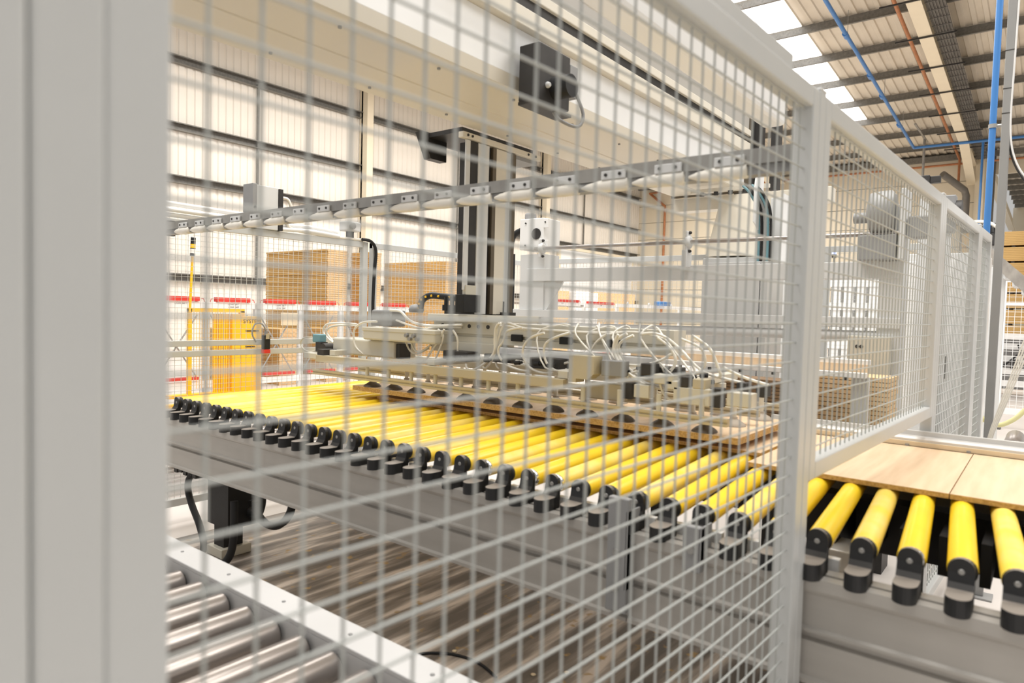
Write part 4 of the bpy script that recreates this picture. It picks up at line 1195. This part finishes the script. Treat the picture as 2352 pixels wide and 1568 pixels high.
obj('cable', MB().tube([at(a_, b_, 1, 4.52) for a_, b_ in ((2320, 290), (2319, 330), (2325, 362), (2338, 392), (2360, 425))], .0055, 6, 4), 'dark', po)
q = at(2254, 400, 1, 33.3)
obj('drop', MB().cyl((q.x, 33.3, 5.4), (q.x, 33.3, rz(33.3) - .78), .045, 8), 'blue', bp)

for k in range(4):
    pts = [at(x_, y_, 1, 4.3 - .01 * k) for x_, y_ in ((2266 + 2 * k, 1040), (2270 + 3 * k, 1005), (2287 + 4 * k, 955), (2312 + 5 * k, 890), (2336 + 6 * k, 825), (2362 + 8 * k, 755))]
    hose('milky_hose', 'milky air hose in the slanting bundle right of the grey pole', 'hose', pts, .0036, 'hose', 'milky hoses beside the grey pole')
hose('yellow_hose', 'pale yellow hose drooping in a loop behind the grey pole', 'hose', [at(2240, 940, 1, 8), at(2262, 965, 1, 8), at(2295, 976, 1, 8), at(2330, 962, 1, 8), at(2356, 940, 1, 8)], .022, 'hoseyellow')

wf = thing('white_gate_panel', 'white framed mesh panel standing at the right edge before the timber', 'fence panel', (-.5, 12, 0))
p0 = at(2303, 640, 1, 12.0)
xw0 = p0.x - .04; xw1 = xw0 + 1.6; zt = p0.z + .04; zb = .22
for nm, c in (('stile', (xw0, xw0 + .10, zb, zt)), ('stile', (xw1 - .1, xw1, zb, zt)), ('top_rail', (xw0 + .1, xw1 - .1, zt - .09, zt)), ('bottom_rail', (xw0 + .1, xw1 - .1, zb, zb + .09)), ('mid_rail', (xw0 + .1, xw1 - .1, zt - .42, zt - .38))):
    obj(nm, MB().box(c[0], c[1], 11.97, 12.03, c[2], c[3], .004), 'white', wf)
mb = MB()
x = xw0 + .13
while x < xw1 - .1: mb.cyl((x, 12, zb + .09), (x, 12, zt - .09), .004, 4, cap=False); x += .075
z = zb + .13
while z < zt - .1: mb.cyl((xw0 + .1, 12.006, z), (xw1 - .1, 12.006, z), .004, 4, cap=False); z += .07
obj('wire_mesh', mb, 'white', wf, kind='stuff')
obj('gate_post', MB().box(xw0 - .13, xw0 - .07, 11.97, 12.03, 0, zt), 'dark', wf)
obj('foot', MB().box(xw0 - .2, xw0 + .12, 11.92, 12.1, 0, .012).box(xw0, xw0 + .06, 11.97, 12.03, .012, zb), 'dark', wf)

ic = thing('inclined_conveyor', 'grey inclined conveyor sloping down behind the grey pole', 'conveyor', (-.4, 9, 1.8))
a = at(2266, 560, 1, 9.0); b = at(2390, 665, 1, 8.4)
for dy, hh in ((0, .16), (.55, .16)):
    d = (b - a)
    vs = [a + Vector((0, dy, 0)), b + Vector((0, dy, 0)), b + Vector((0, dy, -hh)), a + Vector((0, dy, -hh))]
    vs += [v + Vector((0, .03, 0)) for v in vs]
    obj('side_beam', MB().add(vs, [(0, 1, 2, 3), (7, 6, 5, 4), (0, 4, 5, 1), (1, 5, 6, 2), (2, 6, 7, 3), (3, 7, 4, 0)]), 'galv', ic)
for k in range(6):
    p = a.lerp(b, (k + .5) / 6)
    obj('cross_tie', MB().box(p.x - .03, p.x + .05, p.y + .03, p.y + .58, p.z - .17, p.z - .13), 'greypaint', ic)
obj('support', MB().box(a.x + .10, a.x + .18, 9.1, 9.18, 0, a.z - .22), 'greypaint', ic)
obj('support', MB().box(a.x + .55, a.x + .63, 8.85, 8.93, 0, a.z - .75), 'greypaint', ic)
vc = thing('vacuum_unit', 'machinery head with hoses on top of the fence line near the blue pipe', 'machine', (-.6, 9.5, 2.2))
q = at(2250, 535, 1, 9.9)
obj('block', MB().box(q.x - .02, q.x + .24, 9.8, 10.0, q.z - .16, q.z - .02, .01), 'dark', vc)
obj('coil', MB().cyl((q.x - .08, 9.9, q.z + .03), (q.x + .20, 9.9, q.z + .03), .07, 14), 'midgrey', vc)
mb = MB()
for k in range(6): mb.box(q.x - .08 + k * .045, q.x - .06 + k * .045, 9.8, 9.83, q.z - .05, q.z + .1)
obj('fins', mb, 'black', vc)
obj('hose', MB().tube([(q.x - .16, 9.8, q.z + .06), (q.x - .05, 9.78, q.z + .12), (q.x + .1, 9.78, q.z + .10), (q.x + .2, 9.8, q.z + .02)], .02, 6, 4), 'hose', vc)
obj('stand', MB().box(q.x + .06, q.x + .16, 9.85, 9.95, 0, q.z - .16), 'greypaint', vc)

en = thing('white_enclosure', 'tall white machine enclosure behind the far fence panels', 'enclosure', (-.8, 7.4, 0))
obj('body', MB().box(-1.15, -.47, 7.2, 7.9, .0, 2.12, .01), 'white', en)
obj('door', MB().box(-1.12, -.70, 7.185, 7.2, .12, 2.05, .004), 'white', en)
obj('handle', MB().box(-.74, -.72, 7.165, 7.185, 1.0, 1.2), 'dark', en)
lm = thing('lattice_machine', 'white lattice machine frame with dark openings beyond the raised panel', 'machine', (-2.2, 9.0, 0))
xa = at(1895, 650, 1, 9.0).x; xb = at(2040, 650, 1, 9.0).x
for k in range(6):
    x = xa + (xb - xa) * k / 5
    obj('upright', MB().box(x - .05, x + .05, 8.97, 9.03, 0, 1.98), 'white', lm)
for z in (1.15, 1.45, 1.62, 1.9):
    obj('crossbar', MB().box(xa, xb, 8.96, 9.02, z, z + .09), 'white', lm)
obj('dark_interior', MB().box(xa, xb, 9.3, 9.6, 0.3, 1.95), 'midgrey', lm)
bl = thing('beacon', 'small blue signal lamp on a short stem beyond the raised panel', 'lamp', (-3, 10, 2))
q = at(1916, 584, 1, 10.0)
obj('lens', MB().cyl(q, q + Vector((0, 0, .05)), .03, 12), 'bluelamp', bl)
obj('base', MB().cyl(q - Vector((0, 0, .05)), q, .03, 12), 'dark', bl)
obj('stem', MB().cyl(Vector((q.x, q.y, 0)), q - Vector((0, 0, .05)), .01, 8), 'dark', bl)
mt2 = thing('sensor_mast', 'grey mast with dark sensor arm above the white fence top', 'sensor', (-1.5, 7, 2))
q = at(2130, 430, 1, 7.0)
obj('mast', MB().box(q.x - .05, q.x + .03, 6.98, 7.05, 0, q.z - .02), 'greypaint', mt2)
obj('sensor', MB().box(q.x - .06, q.x + .02, 6.96, 7.04, q.z - .02, q.z + .10, .006).box(q.x + .02, q.x + .10, 6.97, 7.02, q.z + .03, q.z + .09, .006), 'dark', mt2)
dm = thing('fan_motor', 'dark motor with fan cowl poking above the fence near the second post', 'machine', (-.9, 6.6, 2))
q = at(2178, 480, 1, 6.6)
obj('head', MB().box(q.x - .07, q.x + .06, 6.5, 6.62, q.z - .20, q.z + .10, .01), 'midgrey', dm)
obj('fan_cowl', MB().cyl((q.x + .06, 6.56, q.z - .02), (q.x + .10, 6.56, q.z - .02), .08, 14), 'dark', dm)
obj('stand', MB().box(q.x - .05, q.x + .03, 6.53, 6.6, 0, q.z - .2), 'greypaint', dm)

# timber packs on bearers, far right
zt = .25
k = 0
names = ['lowest', 'second lowest', 'third from the floor', 'fourth from the floor', 'fifth from the floor', 'sixth from the floor', 'third from the top', 'second from the top', 'topmost']
for k in range(9):
    z0_ = .25 + k * .425
    top = min(z0_ + .375, 4.05)
    t = thing('board_pack', 'pack of stacked tan boards at far right, %s of its pile' % names[k], 'board pack', (.6, 23.3, z0_), 0, 'tan board packs far right')
    nb = 8; h = (top - z0_) / nb
    src = None
    for j in range(nb):
        if src is None: src = obj('board', MB().box(-2.1, 4.0, 23.0, 24.2, z0_, z0_ + h - .004), 'timber', t); lo = src.location.copy()
        else: inst(src, t, (lo.x + random.uniform(-.01, .01), lo.y + random.uniform(-.004, .004), lo.z + h * j))
    src = None
    for j in range(7):
        x = -1.9 + j * .95
        if src is None: src = obj('bearer', MB().box(x, x + .08, 23.05, 24.15, z0_ - .05, z0_), 'dark', t); lo = src.location.copy(); x0_ = x
        else: inst(src, t, (lo.x + x - x0_, lo.y, lo.z))
obj_b = thing('pack_base', 'dark steel base under the pile of tan board packs', 'base', (.6, 23.5, 0))
obj('beam', MB().box(-2.1, 4.0, 23.1, 23.25, 0, .2), 'dark', obj_b)
obj('beam', MB().box(-2.1, 4.0, 23.9, 24.05, 0, .2), 'dark', obj_b)
sc = thing('sorting_conveyor', 'white framed sorting conveyor with black rollers in front of the board packs', 'conveyor', (.3, 17, 0))
for z in (.25, .5, .75, 1.0, 1.2):
    obj('side_beam', MB().box(-1.6, 2.5, 16.98, 17.04, z, z + .12), 'white' if z < .6 or z > 1.1 else 'greypaint', sc)
obj('back_panel', MB().box(-1.6, 2.5, 18.3, 18.35, .1, 1.3), 'midgrey', sc)
for k in range(8):
    obj('drive', MB().box(-1.45 + k * .42, -1.3 + k * .42, 16.9, 16.98, .62 + .14 * (k % 2), .80 + .14 * (k % 2), .01), 'dark', sc)
for k in range(4):
    obj('cable', MB().tube([(-1.2 + k * .7, 16.88, 1.1), (-1.05 + k * .7, 16.84, .75), (-.8 + k * .7, 16.84, .62), (-.5 + k * .7, 16.86, .9)], .018, 6, 4), 'cable', sc)
src = None
for k in range(18):
    x = -1.3 + k * .2
    if src is None: src = obj('roller', MB().cyl((x, 17.05, 1.26), (x, 18.2, 1.26), .05, 10), 'black', sc); lo = src.location.copy(); x0_ = x
    else: inst(src, sc, (lo.x + x - x0_, lo.y, lo.z))
for x in (-1.35, .0, 1.3, 2.4): obj('leg', MB().box(x, x + .08, 17.045, 17.12, 0, 1.2), 'greypaint', sc)
tag(obj('brown_roller', MB().lathe((-.2, 7.2, .5), [(.06, -.3), (.07, -.28), (.07, .28), (.06, .3)], 16, 'y'), 'steel'), 'brown steel roller on the low frame beyond the edge guide', 'roller')
lf = thing('floor_stand', 'low pale frame on the floor beyond the edge guide at right', 'frame', (.2, 7.4, 0))
obj('beam', MB().box(-.55, 1.2, 7.5, 7.56, .36, .46), 'greypaint', lf)
obj('beam', MB().box(-.55, 1.2, 6.85, 6.9, .36, .43), 'greypaint', lf)
obj('leg', MB().box(-.55, -.5, 7.5, 7.56, 0, .36).box(.9, .95, 7.5, 7.56, 0, .36).box(-.55, -.5, 6.85, 6.9, 0, .36), 'greypaint', lf)
